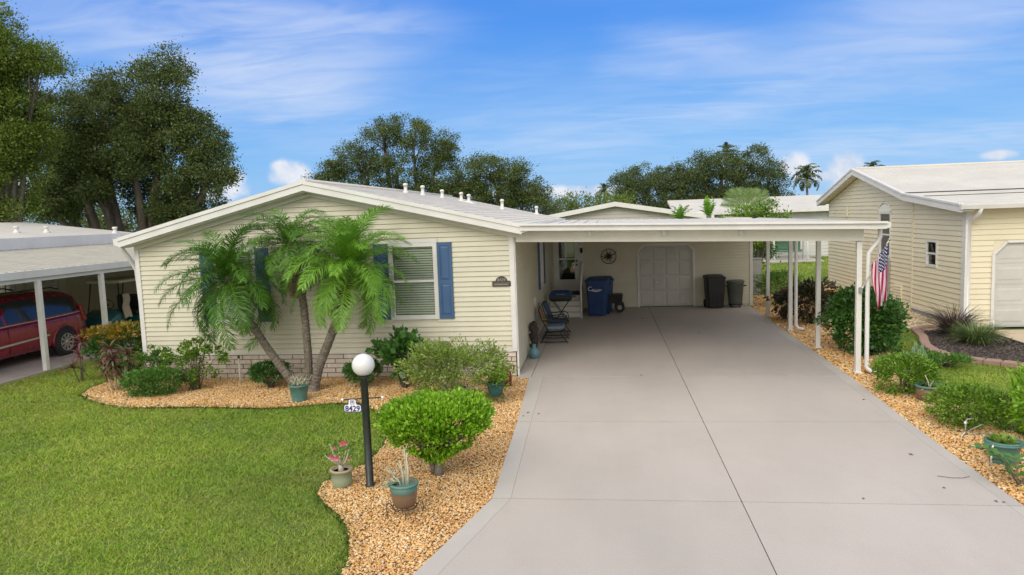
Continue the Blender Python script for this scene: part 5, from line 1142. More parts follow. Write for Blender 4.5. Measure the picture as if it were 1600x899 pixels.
# -- croton hedge, green below and orange at its top
t = shrub('hedge', 'bushy hedge with orange croton tips at the left house corner', -10.75, 14.75, .62, 1.08, Mt['deep'], 5200, .07, .5, sup=2.8, rough=.10, ncl=200, cls=.10, cat='hedge', ry=.75)
P, Nn, cc = bush_pts(1500, (.58, .70, .17), 2.6, .5, .15, 90, .14); P[:, 2] += .98
link('croton_tips', leaves(P, Nn, .09, .45, Mt['croton']), t)

# -- strap-leaf rosettes (ti plants, cordylines)
def strap(mb, base, az_, el_, ln, w_, droop, m=5):
    L_ = []; p = np.array(base, float); e = el_
    pts = [p.copy()]
    for k in range(m): p = p+ln/m*np.array((math.cos(az_)*math.cos(e), math.sin(az_)*math.cos(e), math.sin(e))); e -= droop/m; pts.append(p.copy())
    s_ = np.array((-math.sin(az_), math.cos(az_), 0)); vs = []; fs = []
    for k, q in enumerate(pts):
        ww = w_*math.sin(math.pi*min(.97, (k+.35)/(m+.35)))*.5+.001; vs += [tuple(q-s_*ww), tuple(q-np.array((0, 0, w_*.12))), tuple(q+s_*ww)]
    for k in range(m): b = 3*k; fs += [(b, b+1, b+4, b+3), (b+1, b+2, b+5, b+4)]
    mb.add(vs, fs, True)
def rosette(mb, c, n, ln, w_, up=(-.1, 1.3), droop=1.3):
    for k in range(n): strap(mb, c, random.uniform(0, 6.283), random.uniform(*up), ln*random.uniform(.7, 1.15), w_, droop*random.uniform(.6, 1.3))
t = thing('ti_plant', 'tall bronze and tan cordyline with several canes beside the orange tipped hedge', 'plant', (-9.98, 13.35, -.04), local=True)
for k in range(6):
    dx, dy, h = random.uniform(-.28, .28), random.uniform(-.15, .15), random.uniform(.42, .86)
    MB().tube([(dx*.3, dy*.3, 0), (dx*.7, dy*.7, h*.5), (dx, dy, h)], [.02, .017, .014], 6).build('cane', Mt['twig_pale'], t)
    mb = MB(); rosette(mb, (dx, dy, h), 24, .34, .045); rosette(mb, (dx, dy, h-.12), 12, .32, .04, (-.6, .3)); mb.build('leaf_rosette', Mt['ti'], t)
t = thing('ti_plant', 'thin red leaved ti plant standing alone on the lawn before the van', 'plant', (-11.45, 14.15, -.05), local=True)
for dx, h in ((.10, .88), (-.16, .32), (.02, .58)):
    MB().tube([(dx*.3, 0, 0), (dx*.7, 0, h*.5), (dx, 0, h)], [.016, .013, .010], 6).build('cane', Mt['twig'], t)
    mb = MB(); rosette(mb, (dx, 0, h), 22, .36, .042); mb.build('leaf_rosette', Mt['ti_red'] if h > .5 else Mt['ti'], t)

# -- plants in pots
mb = MB(); mb.tube([(0, 0, .17), (-.005, 0, .26), (-.02, 0, .33)], [.045, .03, .018], 10)
tips = []
for k in range(9):
    a_ = k*.7; r_ = .05+.02*(k % 3); q = (r_*2.2*math.cos(a_), r_*1.6*math.sin(a_), .42+.03*(k % 5)); tips.append(q); mb.tube([(-.01, 0, .27), (q[0]*.5, q[1]*.5, .33), q], [.015, .009, .006], 6)
mb.build('stem', Mt['twig_pale'], p1)
Pp = np.concatenate([np.array(q)+rng.normal(size=(26, 3))*.028 for q in tips]); link('foliage', leaves(Pp, Pp*0+np.array((0, 0, .4)), .045, .35, Mt['mid']), p1)
for q in [(-.09, -.05, .40), (-.06, -.06, .38), (-.02, -.07, .385), (.0, -.06, .39), (.11, -.03, .37), (.02, 0, .55), (.05, .0, .56), (.08, .01, .55), (-.08, 0, .49), (.035, -.01, .54), (-.13, -.01, .39)]:
    f_ = MB()
    for k in range(5): t_ = 2*math.pi*k/5; f_.add([q, (q[0]+.024*math.cos(t_-.5), q[1]-.012, q[2]+.024*math.sin(t_-.5)), (q[0]+.034*math.cos(t_), q[1]-.008, q[2]+.034*math.sin(t_)), (q[0]+.024*math.cos(t_+.5), q[1]-.012, q[2]+.024*math.sin(t_+.5))], [(0, 1, 2, 3)])
    f_.build('flower', Mt['pink'], p1)
for bx, by, tx, ty, h, r_ in ((.0, .0, -.03, .0, .62, .016), (.045, .01, .04, .02, .68, .015), (-.02, -.02, -.10, -.03, .50, .011), (.0, .02, -.20, .0, .52, .008), (.03, 0, .01, .05, .76, .012), (-.03, .0, -.16, -.02, .44, .009)):
    m_ = MB(); m_.tube([(bx, by, .32), ((bx+tx)/2+.01, (by+ty)/2, .30+(h-.3)*.5), (tx, ty, h)], [r_, r_*.8, r_*.45], 6)
    for k in range(3): zz_ = .42+(h-.42)*random.random(); m_.tube([(tx*(zz_-.3)/(h-.3), ty, zz_), (tx+random.uniform(-.07, .07), ty+random.uniform(-.05, .05), zz_+.09)], [.005, .003], 5)
    m_.build('stem', Mt['twig_pale'], p2)
for a_, ln in ((math.pi, .26), (math.pi+.5, .22), (math.pi-.4, .24)):
    mb = MB(); strap(mb, (-.04, -.02, .38), a_, .12, ln, .075, .9); mb.build('leaf', Mt['pewter'] if a_ == math.pi else Mt['cactus'], p2)
Pp = rng.normal(size=(90, 3))*np.array((.07, .07, .05))+np.array((0, 0, .36)); link('foliage', leaves(Pp, Pp*0+np.array((0, 0, .6)), .11, .15, Mt['twig_pale']), p3)
Pp = rng.normal(size=(260, 3))*np.array((.12, .10, .07))+np.array((0, 0, .46)); link('foliage', leaves(Pp, Pp*0+np.array((0, 0, .3)), .075, .45, Mt['bright']), p4)
Pp = rng.normal(size=(60, 3))*np.array((.08, .08, .03))+np.array((0, 0, .22)); link('foliage', leaves(Pp, Pp*0+np.array((0, 0, .3)), .07, .3, Mt['olive']), p6)
MB().tube([(0, 0, .2), (-.02, 0, .32), (-.07, 0, .44)], [.012, .010, .006], 6).tube([(0, 0, .25), (.06, 0, .34)], [.010, .006], 6).build('stem', Mt['twig_pale'], p6)
for k in range(7):
    a_ = k*.9; mb = MB(); rosette(mb, (.11*math.cos(a_)*(k > 0), .11*math.sin(a_)*(k > 0), .27), 14, .13, .035, (.1, 1.3), .4); mb.build('leaf_rosette', Mt['olive'], p7)
MB().tube([(-.16, -.1, .28), (-.21, -.14, .22), (-.2, -.13, .02)], .012, 6).build('drain_tube', Mt['pvc'], p7)

# -- shrubs of the right bed
shrub('shrub', 'big rounded dark green bush between the two nearest carport posts', 5.60, 16.35, .68, 1.34, Mt['deep'], 7500, .085, .7, sup=2.5, rough=.12, ncl=220, cls=.11, stems=14, ry=.80, stem_h=.02)
shrub('shrub', 'dark purple leaved croton bush behind the third carport post', 5.62, 20.5, .58, 1.12, Mt['plum'], 2600, .12, .42, sup=2.2, rough=.25, ncl=90, cls=.13, stems=10, ry=.55)
shrub('shrub', 'dark burgundy low bush right of the purple croton near the lawn', 6.35, 20.9, .42, .80, Mt['plum'], 1500, .10, .42, sup=2.2, rough=.2, ncl=70, cls=.13)
shrub('shrub', 'small dark leaved plant in front of the second farthest carport post', 5.15, 21.3, .34, .86, Mt['plum'], 800, .12, .4, rough=.3, ncl=36, cls=.13)
shrub('shrub', 'rounded olive green bush at the far carport corner', 5.75, 24.6, .72, 1.10, Mt['mid'], 5200, .06, .4, sup=2.5, rough=.12, ncl=170, cls=.10, ry=.6)
shrub('shrub', 'boxy clipped bright bush just in front of the front right post', 5.10, 12.85, .46, .63, Mt['bright'], 8200, .046, .45, sup=3.0, rough=.07, ncl=300, cls=.09, stem_h=.02, ry=.45)
shrub('shrub', 'low clipped bright bush behind the grey garden tap', 5.22, 10.95, .50, .55, Mt['bright'], 8200, .046, .45, sup=2.8, rough=.08, ncl=300, cls=.09, stem_h=.02)
shrub('shrub', 'tall lime green bush cut by the right edge of the photo', 6.02, 10.05, .58, 1.02, Mt['lime'], 8200, .062, .5, sup=2.8, rough=.10, ncl=260, cls=.09, stem_h=.03)
shrub('shrub', 'low sprawling weedy plant on the lawn near the red curb', 6.65, 14.9, .42, .22, Mt['mid'], 900, .07, .45, rough=.3, ncl=60, cls=.14, ry=.35, cat='plant')
shrub('shrub', 'small weedy clump at the foot of the pale cactus', 5.45, 14.45, .30, .28, Mt['olive'], 600, .06, .4, rough=.3, ncl=40, cls=.14, cat='plant')
t = thing('cactus', 'clump of upright pale green cactus stems beside the clipped bushes', 'cactus', (5.82, 14.35, -.04), local=True)
for dx, dy, h in ((0, 0, .52), (-.10, .02, .42), (.10, -.02, .48), (-.17, -.05, .30), (.17, .03, .56), (.03, -.10, .30), (-.05, -.10, .24), (.22, -.02, .38), (.08, .1, .6)):
    m_ = MB(); rg = []
    for z, k in ((0, .8), (.05, 1), (h*.6, 1), (h*.9, .85), (h, .35)): rg.append([(dx+(.036 if q % 2 else .046)*k*math.cos(2*math.pi*q/14), dy+(.036 if q % 2 else .046)*k*math.sin(2*math.pi*q/14), z) for q in range(14)])
    m_.loft(rg, True); m_.build('cactus_stem', Mt['cactus'], t)
t = thing('seedling_palm', 'young pale yellow green potted seedling standing above the right lawn', 'plant', (5.62, 10.6, -.04), local=True)
mb = MB(); rosette(mb, (0, 0, .62), 14, .22, .03, (.3, 1.45), .8); mb.build('leaf_rosette', Mt['lime'], t); MB().tube([(0, 0, 0), (.01, 0, .62)], .010, 6).build('stem', Mt['twig_pale'], t)
t = thing('vine_plant', 'glossy leafy vine creeping over the driveway corner at lower right', 'plant', (4.62, 8.55, -.03), local=True)
for k in range(5):
    a_ = [2.3, 2.9, .3, 1.2, -.3][k]; ln = [.42, .25, .5, .4, .35][k]
    pts = [(ln*q/5*math.cos(a_), ln*q/5*math.sin(a_), .02+.34*math.sin(q/5*1.9)*(1 if k < 2 else .6)) for q in range(6)]
    o = MB().tube(pts, .008, 5).build('stem', Mt['twig'], t)
    for q in range(1, 6):
        for s_ in (-1, 1):
            mb = MB(); strap(mb, pts[q], a_+s_*1.1, .5, .14, .075, .8, 4); mb.build('leaf', Mt['deep'], o)
mb = MB(); strap(mb, (.05, -.12, .03), -.8, .1, .15, .1, .3, 4); strap(mb, (.0, -.1, .03), -2.0, .1, .12, .08, .3, 4); mb.build('yellow_leaf', Mt['yellow'], t)
def grassclump(name, label, x, y, r, h, m, n, z=-.03):
    t = thing(name, label, 'ornamental grass', (x, y, z), local=True); mb = MB()
    for k in range(n): a_ = random.uniform(0, 6.283); q = r*.35*math.sqrt(random.random()); strap(mb, (q*math.cos(a_), q*math.sin(a_), 0), a_+random.uniform(-.4, .4), random.uniform(.75, 1.5), h*random.uniform(.8, 1.25), .012, random.uniform(.6, 1.8), 5)
    mb.build('blades', m, t); return t
grassclump('fountain_grass', 'purple tinged fountain grass clump against the yellow house corner', 8.35, 18.30, .5, .78, Mt['ograss_p'], 520)
grassclump('fountain_grass', 'green arching fountain grass in front of the purple clump', 8.30, 17.15, .5, .56, Mt['ograss'], 700)
tag(MB().bbox(8.30, 8.62, 18.98, 19.12, 0, .14, .02).build('splash_block', Mt['pvc'], None, (8.46, 19.05, 0)), 'short white drain outlet at the foot of the yellow house downspout', 'drain')

# -- feather palms
def frond_mesh(name, ln, m, arch=1.6, nl=46, lw=.020, ll=.27, e0=.9, droop_l=.55, seed=0, sway=0., fold=.5):
    r_ = random.Random(seed); V = []; F = []; M_ = 12; p = np.array((0, 0, 0.)); e = e0; P = [p.copy()]; Dv = []
    for k in range(M_): d = np.array((math.cos(e), sway*k/M_, math.sin(e))); d /= np.linalg.norm(d); Dv.append(d); p = p+d*ln/M_; P.append(p.copy()); e -= arch/M_*(.5+1.1*k/M_)
    mb = MB(); mb.tube(P, [.011*(1-k/(M_+1))+.002 for k in range(M_+1)], 5)
    for i in range(nl):
        t_ = .10+.90*i/(nl-1); f_ = t_*M_; k = min(M_-1, int(f_)); q = P[k]+(P[k+1]-P[k])*(f_-k); d = Dv[k]
        side = np.cross(d, (0, 0, 1.)); side /= max(1e-6, np.linalg.norm(side)); upv = np.cross(side, d)
        l_ = ll*math.sin(math.pi*min(.96, .16+t_*.78))*r_.uniform(.85, 1.1)+.04
        for s_ in (-1, 1):
            sw = d*(.45+.5*t_)+side*s_*.9+upv*(fold-.3*t_)*r_.uniform(.3, 1.2)+np.array((r_.uniform(-.3, .3), r_.uniform(-.3, .3), r_.uniform(-.35, .25))); sw /= np.linalg.norm(sw)
            a = q; b = q+sw*l_*.55; c = b+(sw*.75+np.array((0, 0, -droop_l)))*l_*.5
            wv = np.cross(sw, upv); wv /= max(1e-6, np.linalg.norm(wv)); ww = wv*lw*.5
            mb.add([tuple(a-ww*.6), tuple(a+ww*.6), tuple(b+ww), tuple(b-ww), tuple(c)], [(0, 1, 2, 3), (3, 2, 4)])
    return mb.mesh(name, m)
FM = [frond_mesh('frond', random.uniform(1.35, 1.65), Mt['palm'], arch=random.uniform(1.5, 2.3), seed=s, e0=random.uniform(.30, .55), sway=random.uniform(-.3, .3), nl=64, ll=.34, lw=.0145, fold=.5) for s in range(8)]
FMY = [frond_mesh('frond', random.uniform(1.30, 1.55), Mt['palm_y'], arch=random.uniform(1.2, 2.0), seed=s+20, e0=random.uniform(.35, .6), sway=random.uniform(-.25, .25), nl=64, ll=.35, lw=.0150, fold=.5) for s in range(7)]
def crown(t, c, meshes, n, e=(-.95, .75), sc=(.85, 1.1), lean=(0, 0), name='frond'):
    for k in range(n):
        f_ = k/(n-1); el_ = e[1]-(e[1]-e[0])*f_**1.1; o = link(name, meshes[k % len(meshes)], t); o.location = (c[0]+random.uniform(-.03, .03), c[1]+random.uniform(-.03, .03), c[2]-.10*f_)
        o.rotation_euler = (random.uniform(-.25, .25), -el_+random.uniform(-.12, .12), k*2.399+random.uniform(-.25, .25)); s_ = random.uniform(*sc); o.scale = (s_, s_, s_)
        Rm = Matrix.Rotation(o.rotation_euler[2], 4, 'Z') @ Matrix.Rotation(o.rotation_euler[1], 4, 'Y') @ Matrix.Rotation(o.rotation_euler[0], 4, 'X')
        Rm = Matrix.Rotation(lean[0], 4, 'X') @ Matrix.Rotation(lean[1], 4, 'Y') @ Rm
        o.rotation_euler = Rm.to_euler()
PT = thing('palm_tree', 'clump of three pygmy date palms with slanting trunks in front of the house', 'palm tree', (-5.8, 13.2, -.05), local=True)
def ptrunk(pts, r0, r1):
    P = [np.array(p) for p in pts]; Q = []
    for a, b in zip(P, P[1:]):
        n_ = max(3, int(np.linalg.norm(b-a)/.035))
        for k in range(n_): Q.append(a+(b-a)*k/n_)
    Q.append(P[-1]); S_ = [np.array(q) for q in Q]
    for _ in range(12): S_ = [S_[0]]+[(S_[i-1]+S_[i]*2+S_[i+1])/4 for i in range(1, len(S_)-1)]+[S_[-1]]
    rr = [(r0+(r1-r0)*i/len(S_))*(1.04 if i % 2 else .96)*(1+.07*math.sin(i*2.3)*math.sin(i*.7)) for i in range(len(S_))]; rr[0] = r0*1.5; rr[1] = r0*1.35; rr[2] = r0*1.2
    mb = MB(); mb.tube(S_, rr, 12, smooth=False)
    for i in range(3, len(S_)-1):      # leaf-base scars round the trunk
        for k in range(5):
            a_ = k*1.257+i*.6; r_ = rr[i]; d = np.array((math.cos(a_), math.sin(a_), 0)); q = S_[i]+d*r_*.92; s_ = np.array((-d[1], d[0], 0))*.020
            mb.add([tuple(q-s_), tuple(q+s_), tuple(q+d*random.uniform(.014, .034)+np.array((0, 0, .032)))], [(0, 1, 2)])
    return mb
ptrunk([(-.18, 0, 0), (-.45, 0, .35), (-.85, .02, .92), (-1.17, .03, 1.45), (-1.50, .04, 2.2)], .085, .068).build('trunk', Mt['bark_palm'], PT)
ptrunk([(-.02, .04, 0), (.0, .05, .7), (-.02, .05, 1.6), (-.10, .06, 2.5), (-.18, .06, 3.0)], .080, .065).build('trunk', Mt['bark_palm'], PT)
ptrunk([(.10, -.03, 0), (.22, -.04, .45), (.50, -.04, 1.05), (.75, -.04, 1.6), (.97, -.04, 2.35)], .095, .075).build('trunk', Mt['bark_palm'], PT)
crown(PT, (-1.55, .02, 2.30), FM, 46, (-1.0, .95), (.84, 1.12), (0, -.12))
crown(PT, (-.25, .12, 2.98), FM, 38, (-1.05, .85), (.60, .80), (0, .0))
crown(PT, (1.02, -.1, 2.45), FMY, 48, (-1.05, 1.1), (.84, 1.06), (0, .08))
DD = [frond_mesh('dead_frond', .75, Mt['frond_dead'], arch=.7, seed=60+s, e0=.2, nl=20, ll=.14, droop_l=.9) for s in range(2)]
crown(PT, (-.16, .06, 2.62), DD, 9, (-1.45, -1.2), (.7, 1.0), name='dead_frond'); crown(PT, (.88, -.04, 2.35), DD, 6, (-1.45, -1.25), (.5, .8), name='dead_frond')
for c in ((-.16, .06, 2.75), (.97, -.04, 2.25), (-1.50, .03, 2.15)): MB().ball(c, .13, 10, 8, (1, 1, 1.5)).build('crown_base', Mt['bark_palm'], PT)

# -- background feather palms, fan palm
FF = [frond_mesh('frond', random.uniform(1.5, 1.8), Mt['palm_far'], arch=random.uniform(1.8, 2.6), seed=s+40, e0=.9, nl=26, lw=.09, ll=.5, droop_l=.9) for s in range(3)]
FA = [frond_mesh('frond', random.uniform(1.0, 1.3), Mt['palm_y'], arch=random.uniform(.9, 1.5), seed=s+50, e0=1.0, nl=22, lw=.05, ll=.3) for s in range(3)]
def far_palm(label, x, y, h, n, ms, sc=(1, 1.2), e=(-1.1, .9), name='palm_tree'):
    t = thing(name, label, 'palm tree', (x, y, -.05), local=True); MB().tube([(0, 0, 0), (.1, 0, h*.5), (0, 0, h)], [.16, .12, .10], 8).build('trunk', Mt['bark_palm'], t)
    crown(t, (0, 0, h), ms, n, e, sc); return t
far_palm('distant tall feathery palm standing alone against the clouds left of the yellow house roof', 18.8, 70, 5.75, 20, FF, (.9, 1.15))
far_palm('palm crown poking above the middle of the dark oak grove', 10.3, 62.5, 7.9, 15, FF, (.5, .7))
far_palm('palm tops just showing over the ridge of the yellow house at right', 25.2, 72, 6.25, 14, FF, (.7, .9))
far_palm('small distant palm rising above the light green treeline', .2, 62, 5.0, 14, FF, (.55, .75))
far_palm('slim young areca palm sprouting over the carport roof', 4.4, 31, 3.0, 13, FA, (.55, .75), (.1, 1.2))
far_palm('bushy small palm left of the areca above the carport roof', 3.35, 32, 2.8, 14, FA, (.55, .7), (-.3, .9))
t = thing('fan_palm', 'big pale green fan palm rising over the distant white roof', 'palm tree', (8.2, 43.0, -.05), local=True)
MB().tube([(0, 0, 0), (0, 0, 3.3)], .16, 8).build('trunk', Mt['bark_palm'], t)
for k in range(11):
    a_ = math.pi*(k+.5)/11; ln = 1.55+.15*math.sin(k); dirx, dz = math.cos(a_), .3+math.sin(a_)*.85; d = np.array((dirx, random.uniform(-.25, .25), dz)); d /= np.linalg.norm(d)
    mb = MB(); mb.tube([(0, 0, 3.2), tuple(np.array((0, 0, 3.2))+d*.5)], .025, 5)
    for j in range(16):
        f_ = .25+j/16*.8; q = np.array((0, 0, 3.2))+d*ln*f_+np.array((0, 0, -.28*f_*f_)); sd_v = np.array((-d[2], .15, d[0]))
        for s_ in (-1, 1): c = q+(sd_v*s_*.75+d*.6)*.42*math.sin(math.pi*min(.95, f_*.85)); w_ = d*.035; mb.add([tuple(q-w_), tuple(q+w_), tuple(c)], [(0, 1, 2)])
    mb.build('frond', Mt['fan'], t)

# -- broadleaf trees
def tree(label, x, y, blobs, m, leaf=.14, ncl=60, per=70, sig=.26, trunks=((0, 0),), tr=.30, fork=2.4, barkm=None, cat='tree', group=None, asp=.5, limbs=9, flat=.75):
    """blobs: (dx, dy, z, rx, ry, rz) crown masses in metres from the trunk foot"""
    t = thing('oak_tree', label, cat, (x, y, -.06), group, local=True)
    PP = []; NN = []; ends = []
    for (dx, dy, z, rx, ry, rz2) in blobs:
        nc = max(8, int(ncl*(rx*rz2)**.9)); d = sphere_dirs(nc); rr = (.25+.75*rnd(nc)**.55)*(1+.16*lump(d, 2.6, float(rng.uniform(0, 6))))
        cc = d*rr[:, None]*np.array((rx, ry, rz2))+np.array((dx, dy, z)); n = nc*per; idx = np.repeat(np.arange(nc), per)
        s_ = sig*rnd(nc, .6, 1.35)[idx]; off = rng.normal(size=(n, 3))*s_[:, None]; off[:, 2] *= flat
        PP.append(cc[idx]+off); NN.append(off/np.maximum(1e-6, np.linalg.norm(off, axis=1))[:, None]+d[idx]*.4+np.array((0, 0, .15))); ends.append((np.array((dx, dy, z)), cc))
    P = np.concatenate(PP); Nn = np.concatenate(NN); Nn /= np.maximum(1e-6, np.linalg.norm(Nn, axis=1))[:, None]
    link('crown', leaves(P, Nn, leaf, asp, m), t)
    mb2 = MB(); bm_ = barkm or Mt['bark']
    feet = [np.array((a, b, 0.)) for a, b in trunks]; tm_ = [MB() for _ in feet]
    for i, (c, cc) in enumerate(ends):
        fi = min(range(len(feet)), key=lambda q: abs(feet[q][0]-c[0]*.45)); f_ = feet[fi]; mb = tm_[fi]; k = np.array((f_[0]+(c[0]-f_[0])*.22, f_[1]+(c[1]-f_[1])*.2, min(fork, c[2]*.5)))
        r0 = tr*(.8+.3*random.random())/max(1, len(blobs)/len(feet)/3)**.5
        mid_ = k+(c-k)*.55+np.array((random.uniform(-.3, .3), 0, .2))
        mb.tube([tuple(f_+rng.normal(size=3)*np.array((.12, .12, 0))*tr), tuple(f_*.5+k*.5+rng.normal(size=3)*.05), tuple(k), tuple(mid_), tuple(c)], [r0*1.25, r0, r0*.8, r0*.5, r0*.22], 9)
        for j in range(limbs):
            q = cc[rng.integers(0, len(cc))]; s0 = mid_+(c-mid_)*rng.uniform(0, 1); mb2.tube([tuple(s0), tuple((s0+q)/2+rng.normal(size=3)*.12), tuple(q)], [r0*.22, r0*.13, r0*.05], 5)
    for mb in tm_:
        if mb.v: mb.build('trunk', bm_, t)
    mb2.build('branches', bm_, t)
    return t
tree('huge dark many trunked oak behind the left white roof', -21.0, 30, [(-3.0, 0, 8.0, 1.7, 1.6, 2.0), (-1.2, .3, 8.7, 1.5, 1.5, 1.7), (.3, 0, 8.2, 1.4, 1.5, 1.6), (2.2, -.2, 9.2, 1.3, 1.2, 1.8), (1.8, .3, 7.6, 1.7, 1.5, 1.5), (3.5, .2, 7.2, 1.2, 1.3, 1.3),
    (4.0, 0, 5.9, 1.1, 1.2, 1.1), (2.6, 0, 5.2, 1.5, 1.4, 1.3), (-.2, .6, 6.2, 1.8, 1.4, 1.4), (-2.8, .6, 5.8, 1.5, 1.4, 1.4), (-3.8, .2, 5.0, 1.2, 1.2, 1.2), (2.2, 0, 3.9, 1.2, 1.2, .8), (.4, 1.0, 4.3, 1.2, 1.0, .8), (-1.6, -.8, 6.6, 1.3, .8, 1.0), (.9, -1.0, 6.4, 1.2, .8, 1.2), (3.0, .2, 3.2, 1.6, 1.0, .7), (-3.2, -1, 4.6, 1.0, .8, .8), (-1.0, -1.0, 5.1, .8, .6, .5)],
    Mt['oak'], .105, 30, 230, .21, ((-3.3, 0), (-2.2, .2), (-1.5, 0), (-.9, .3), (.6, 0), (1.6, .3)), .27, 3.6, limbs=8)
tree('near bright green tree cut off by the left edge of the photo', -22.5, 24.8, [(-.6, 0, 10.6, 1.6, 1.6, 1.6), (.9, 0, 10.0, 1.1, 1.2, .9), (1.9, .2, 9.6, .9, .8, .5), (-.2, 0, 8.2, 1.6, 1.5, 1.3), (.2, -.3, 9.1, 1.2, 1.0, .8), (-1.0, 0, 7.2, 1.3, 1.2, 1.4), (1.0, 0, 7.4, 1.2, 1.2, 1.0), (0, -.2, 6.0, 1.6, 1.4, 1.1), (.9, -.2, 6.3, .9, 1.0, .8), (-.3, 0, 4.4, 1.4, 1.3, .9)],
    Mt['oak_l'], .095, 38, 230, .22, ((0, 0),), .3, 3.4)
tree('dark oak filling the gap low behind the left carport', -27.0, 38, [(0, 0, 4.0, 3.2, 2, 1.6), (4.5, 0, 3.2, 2.6, 2, 1.2), (-4, 0, 5, 3, 2, 2), (8.5, 0, 2.8, 2.6, 2, 1.1)], Mt['oak'], .18, 13, 70, .38, ((0, 0), (4, 0)), .3)
tree('tall dark live oak rising over the middle of the house ridge', -12.8, 48, [(-1.9, 0, 9.3, 1.3, 1.4, 1.1), (.2, 0, 8.7, 1.7, 1.5, 1.2), (2.0, .2, 7.9, 1.3, 1.3, 1.2), (-3.8, 0, 7.3, 2.0, 1.8, 1.3), (-5.6, 0, 6.2, 1.6, 1.5, 1.3), (-1.0, 0, 6.6, 2.4, 2, 1.6), (2.2, 0, 5.9, 2.2, 1.8, 1.6), (-3.5, 0, 4.8, 3, 2, 1.5), (.5, 0, 4.5, 3, 2, 1.4), (3.6, 0, 4.6, 2, 1.5, 1.3)],
    Mt['oak'], .115, 20, 210, .235, ((-1, 0), (.5, .3)), .35)
tree('lower dark live oak to the right of the tall oak over the roof', -6.3, 47, [(-1.2, 0, 6.6, 1.4, 1.4, .9), (.6, 0, 5.8, 1.5, 1.4, 1.2), (1.7, 0, 4.8, 1.3, 1.2, 1.2), (-1.0, 0, 4.8, 2.2, 1.8, 1.5), (.8, 0, 3.6, 2.4, 1.8, 1.3), (2.6, 0, 3.4, 1.2, 1.2, 1.0)], Mt['oak'], .115, 20, 210, .235, ((0, 0),), .3)
tree('broad dark oak on the left of the distant grove', 3.4, 58, [(-1.5, 0, 5.3, 1.4, 1.6, 1.2), (0, 0, 5.7, 1.8, 1.6, 1.2), (1.9, 0, 5.7, 1.7, 1.5, 1.1), (0, 0, 3.9, 3.2, 1.8, 1.5), (2.6, 0, 4.0, 1.8, 1.6, 1.3)], Mt['oak_f'], .13, 18, 190, .25, ((0, 0),), .35)
tree('tallest dark oak in the distant grove left of the clouds', 9.3, 58, [(-1.9, 0, 6.3, 1.7, 1.6, 1.1), (0, 0, 6.7, 1.8, 1.6, 1.1), (2.2, 0, 6.6, 1.8, 1.6, 1.2), (3.6, 0, 5.4, 1.4, 1.5, 1.2), (-2.2, 0, 4.9, 2, 1.6, 1.4), (1, 0, 5, 2.6, 1.8, 1.5), (3.4, 0, 4.0, 1.7, 1.5, 1.1), (-.5, 0, 3.6, 3, 1.6, 1.2)], Mt['oak_f'], .13, 18, 190, .25, ((0, 0), (2, 0)), .35)
tree('low bright green tree above the carport roof left end', -1.9, 52, [(-1.3, 0, 3.7, 1.4, 1.2, .8), (.4, 0, 3.9, 1.6, 1.3, .9), (2.0, 0, 3.7, 1.3, 1.3, .9), (3.2, 0, 3.6, 1.2, 1.2, .9)], Mt['oak_l'], .16, 20, 62, .28, ((0, 0),), .2)
tree('bright green rounded shrub tree showing over the carport roof', 5.75, 28.3, [(0, 0, 2.95, .9, .9, .5), (.75, 0, 2.8, .65, .7, .42), (-.7, 0, 2.75, .5, .6, .35), (0, 0, 2.2, .9, .8, .5)], Mt['bright'], .10, 70, 60, .13, ((0, 0),), .09, 1.1)
tree('small leafy tree half hidden between the farthest posts', 7.0, 34, [(0, 0, 2.2, .6, .6, .5), (.3, 0, 1.5, .5, .6, .5), (-.2, 0, 1.0, .5, .5, .5)], Mt['deep'], .12, 60, 55, .15, ((0, 0),), .08, .8)
for i, (x, y, h) in enumerate(((-19.8, 50, 5.3), (-21.5, 52, 4.8), (-17.5, 46, 5.0))):
    tree(('wispy tree tip beside the small cloud left of the ridge', 'faint low tree farther left behind the sloping eave', 'thin sprigs of a tree just left of the roof peak')[i], x, y, [(0, 0, h-.9, 1.4, 1, .8), (1.2, 0, h-1.3, 1.2, 1, .7), (-1.3, 0, h-1.6, 1.3, 1, .8)], Mt['oak'], .15, 14, 40, .28, ((0, 0),), .14)
# far treeline: one mass closing the horizon
Pf = []; 
for a_ in np.arange(-85, 86, .55):
    t_ = R(a_); rr = 88+6*math.sin(a_*.4); h = 3.2+1.4*math.sin(a_*.31)+.9*math.sin(a_*.83+1)
    c = np.array((rr*math.sin(t_), rr*math.cos(t_), h*.5)); Pf.append(c+rng.normal(size=(190, 3))*np.array((.75, .75, h*.27)))
Pf = np.concatenate(Pf); Pf = Pf[(Pf[:, 2] > -.1) & (Pf[:, 2] < 5.6)]
o = link('distant_woods', leaves(Pf, sphere_dirs(len(Pf)), .42, .6, Mt['oak_f']), None, (0, 0, 0)); tag(kind(o, 'stuff'), 'far line of dark woods along the horizon behind the houses', 'woods')

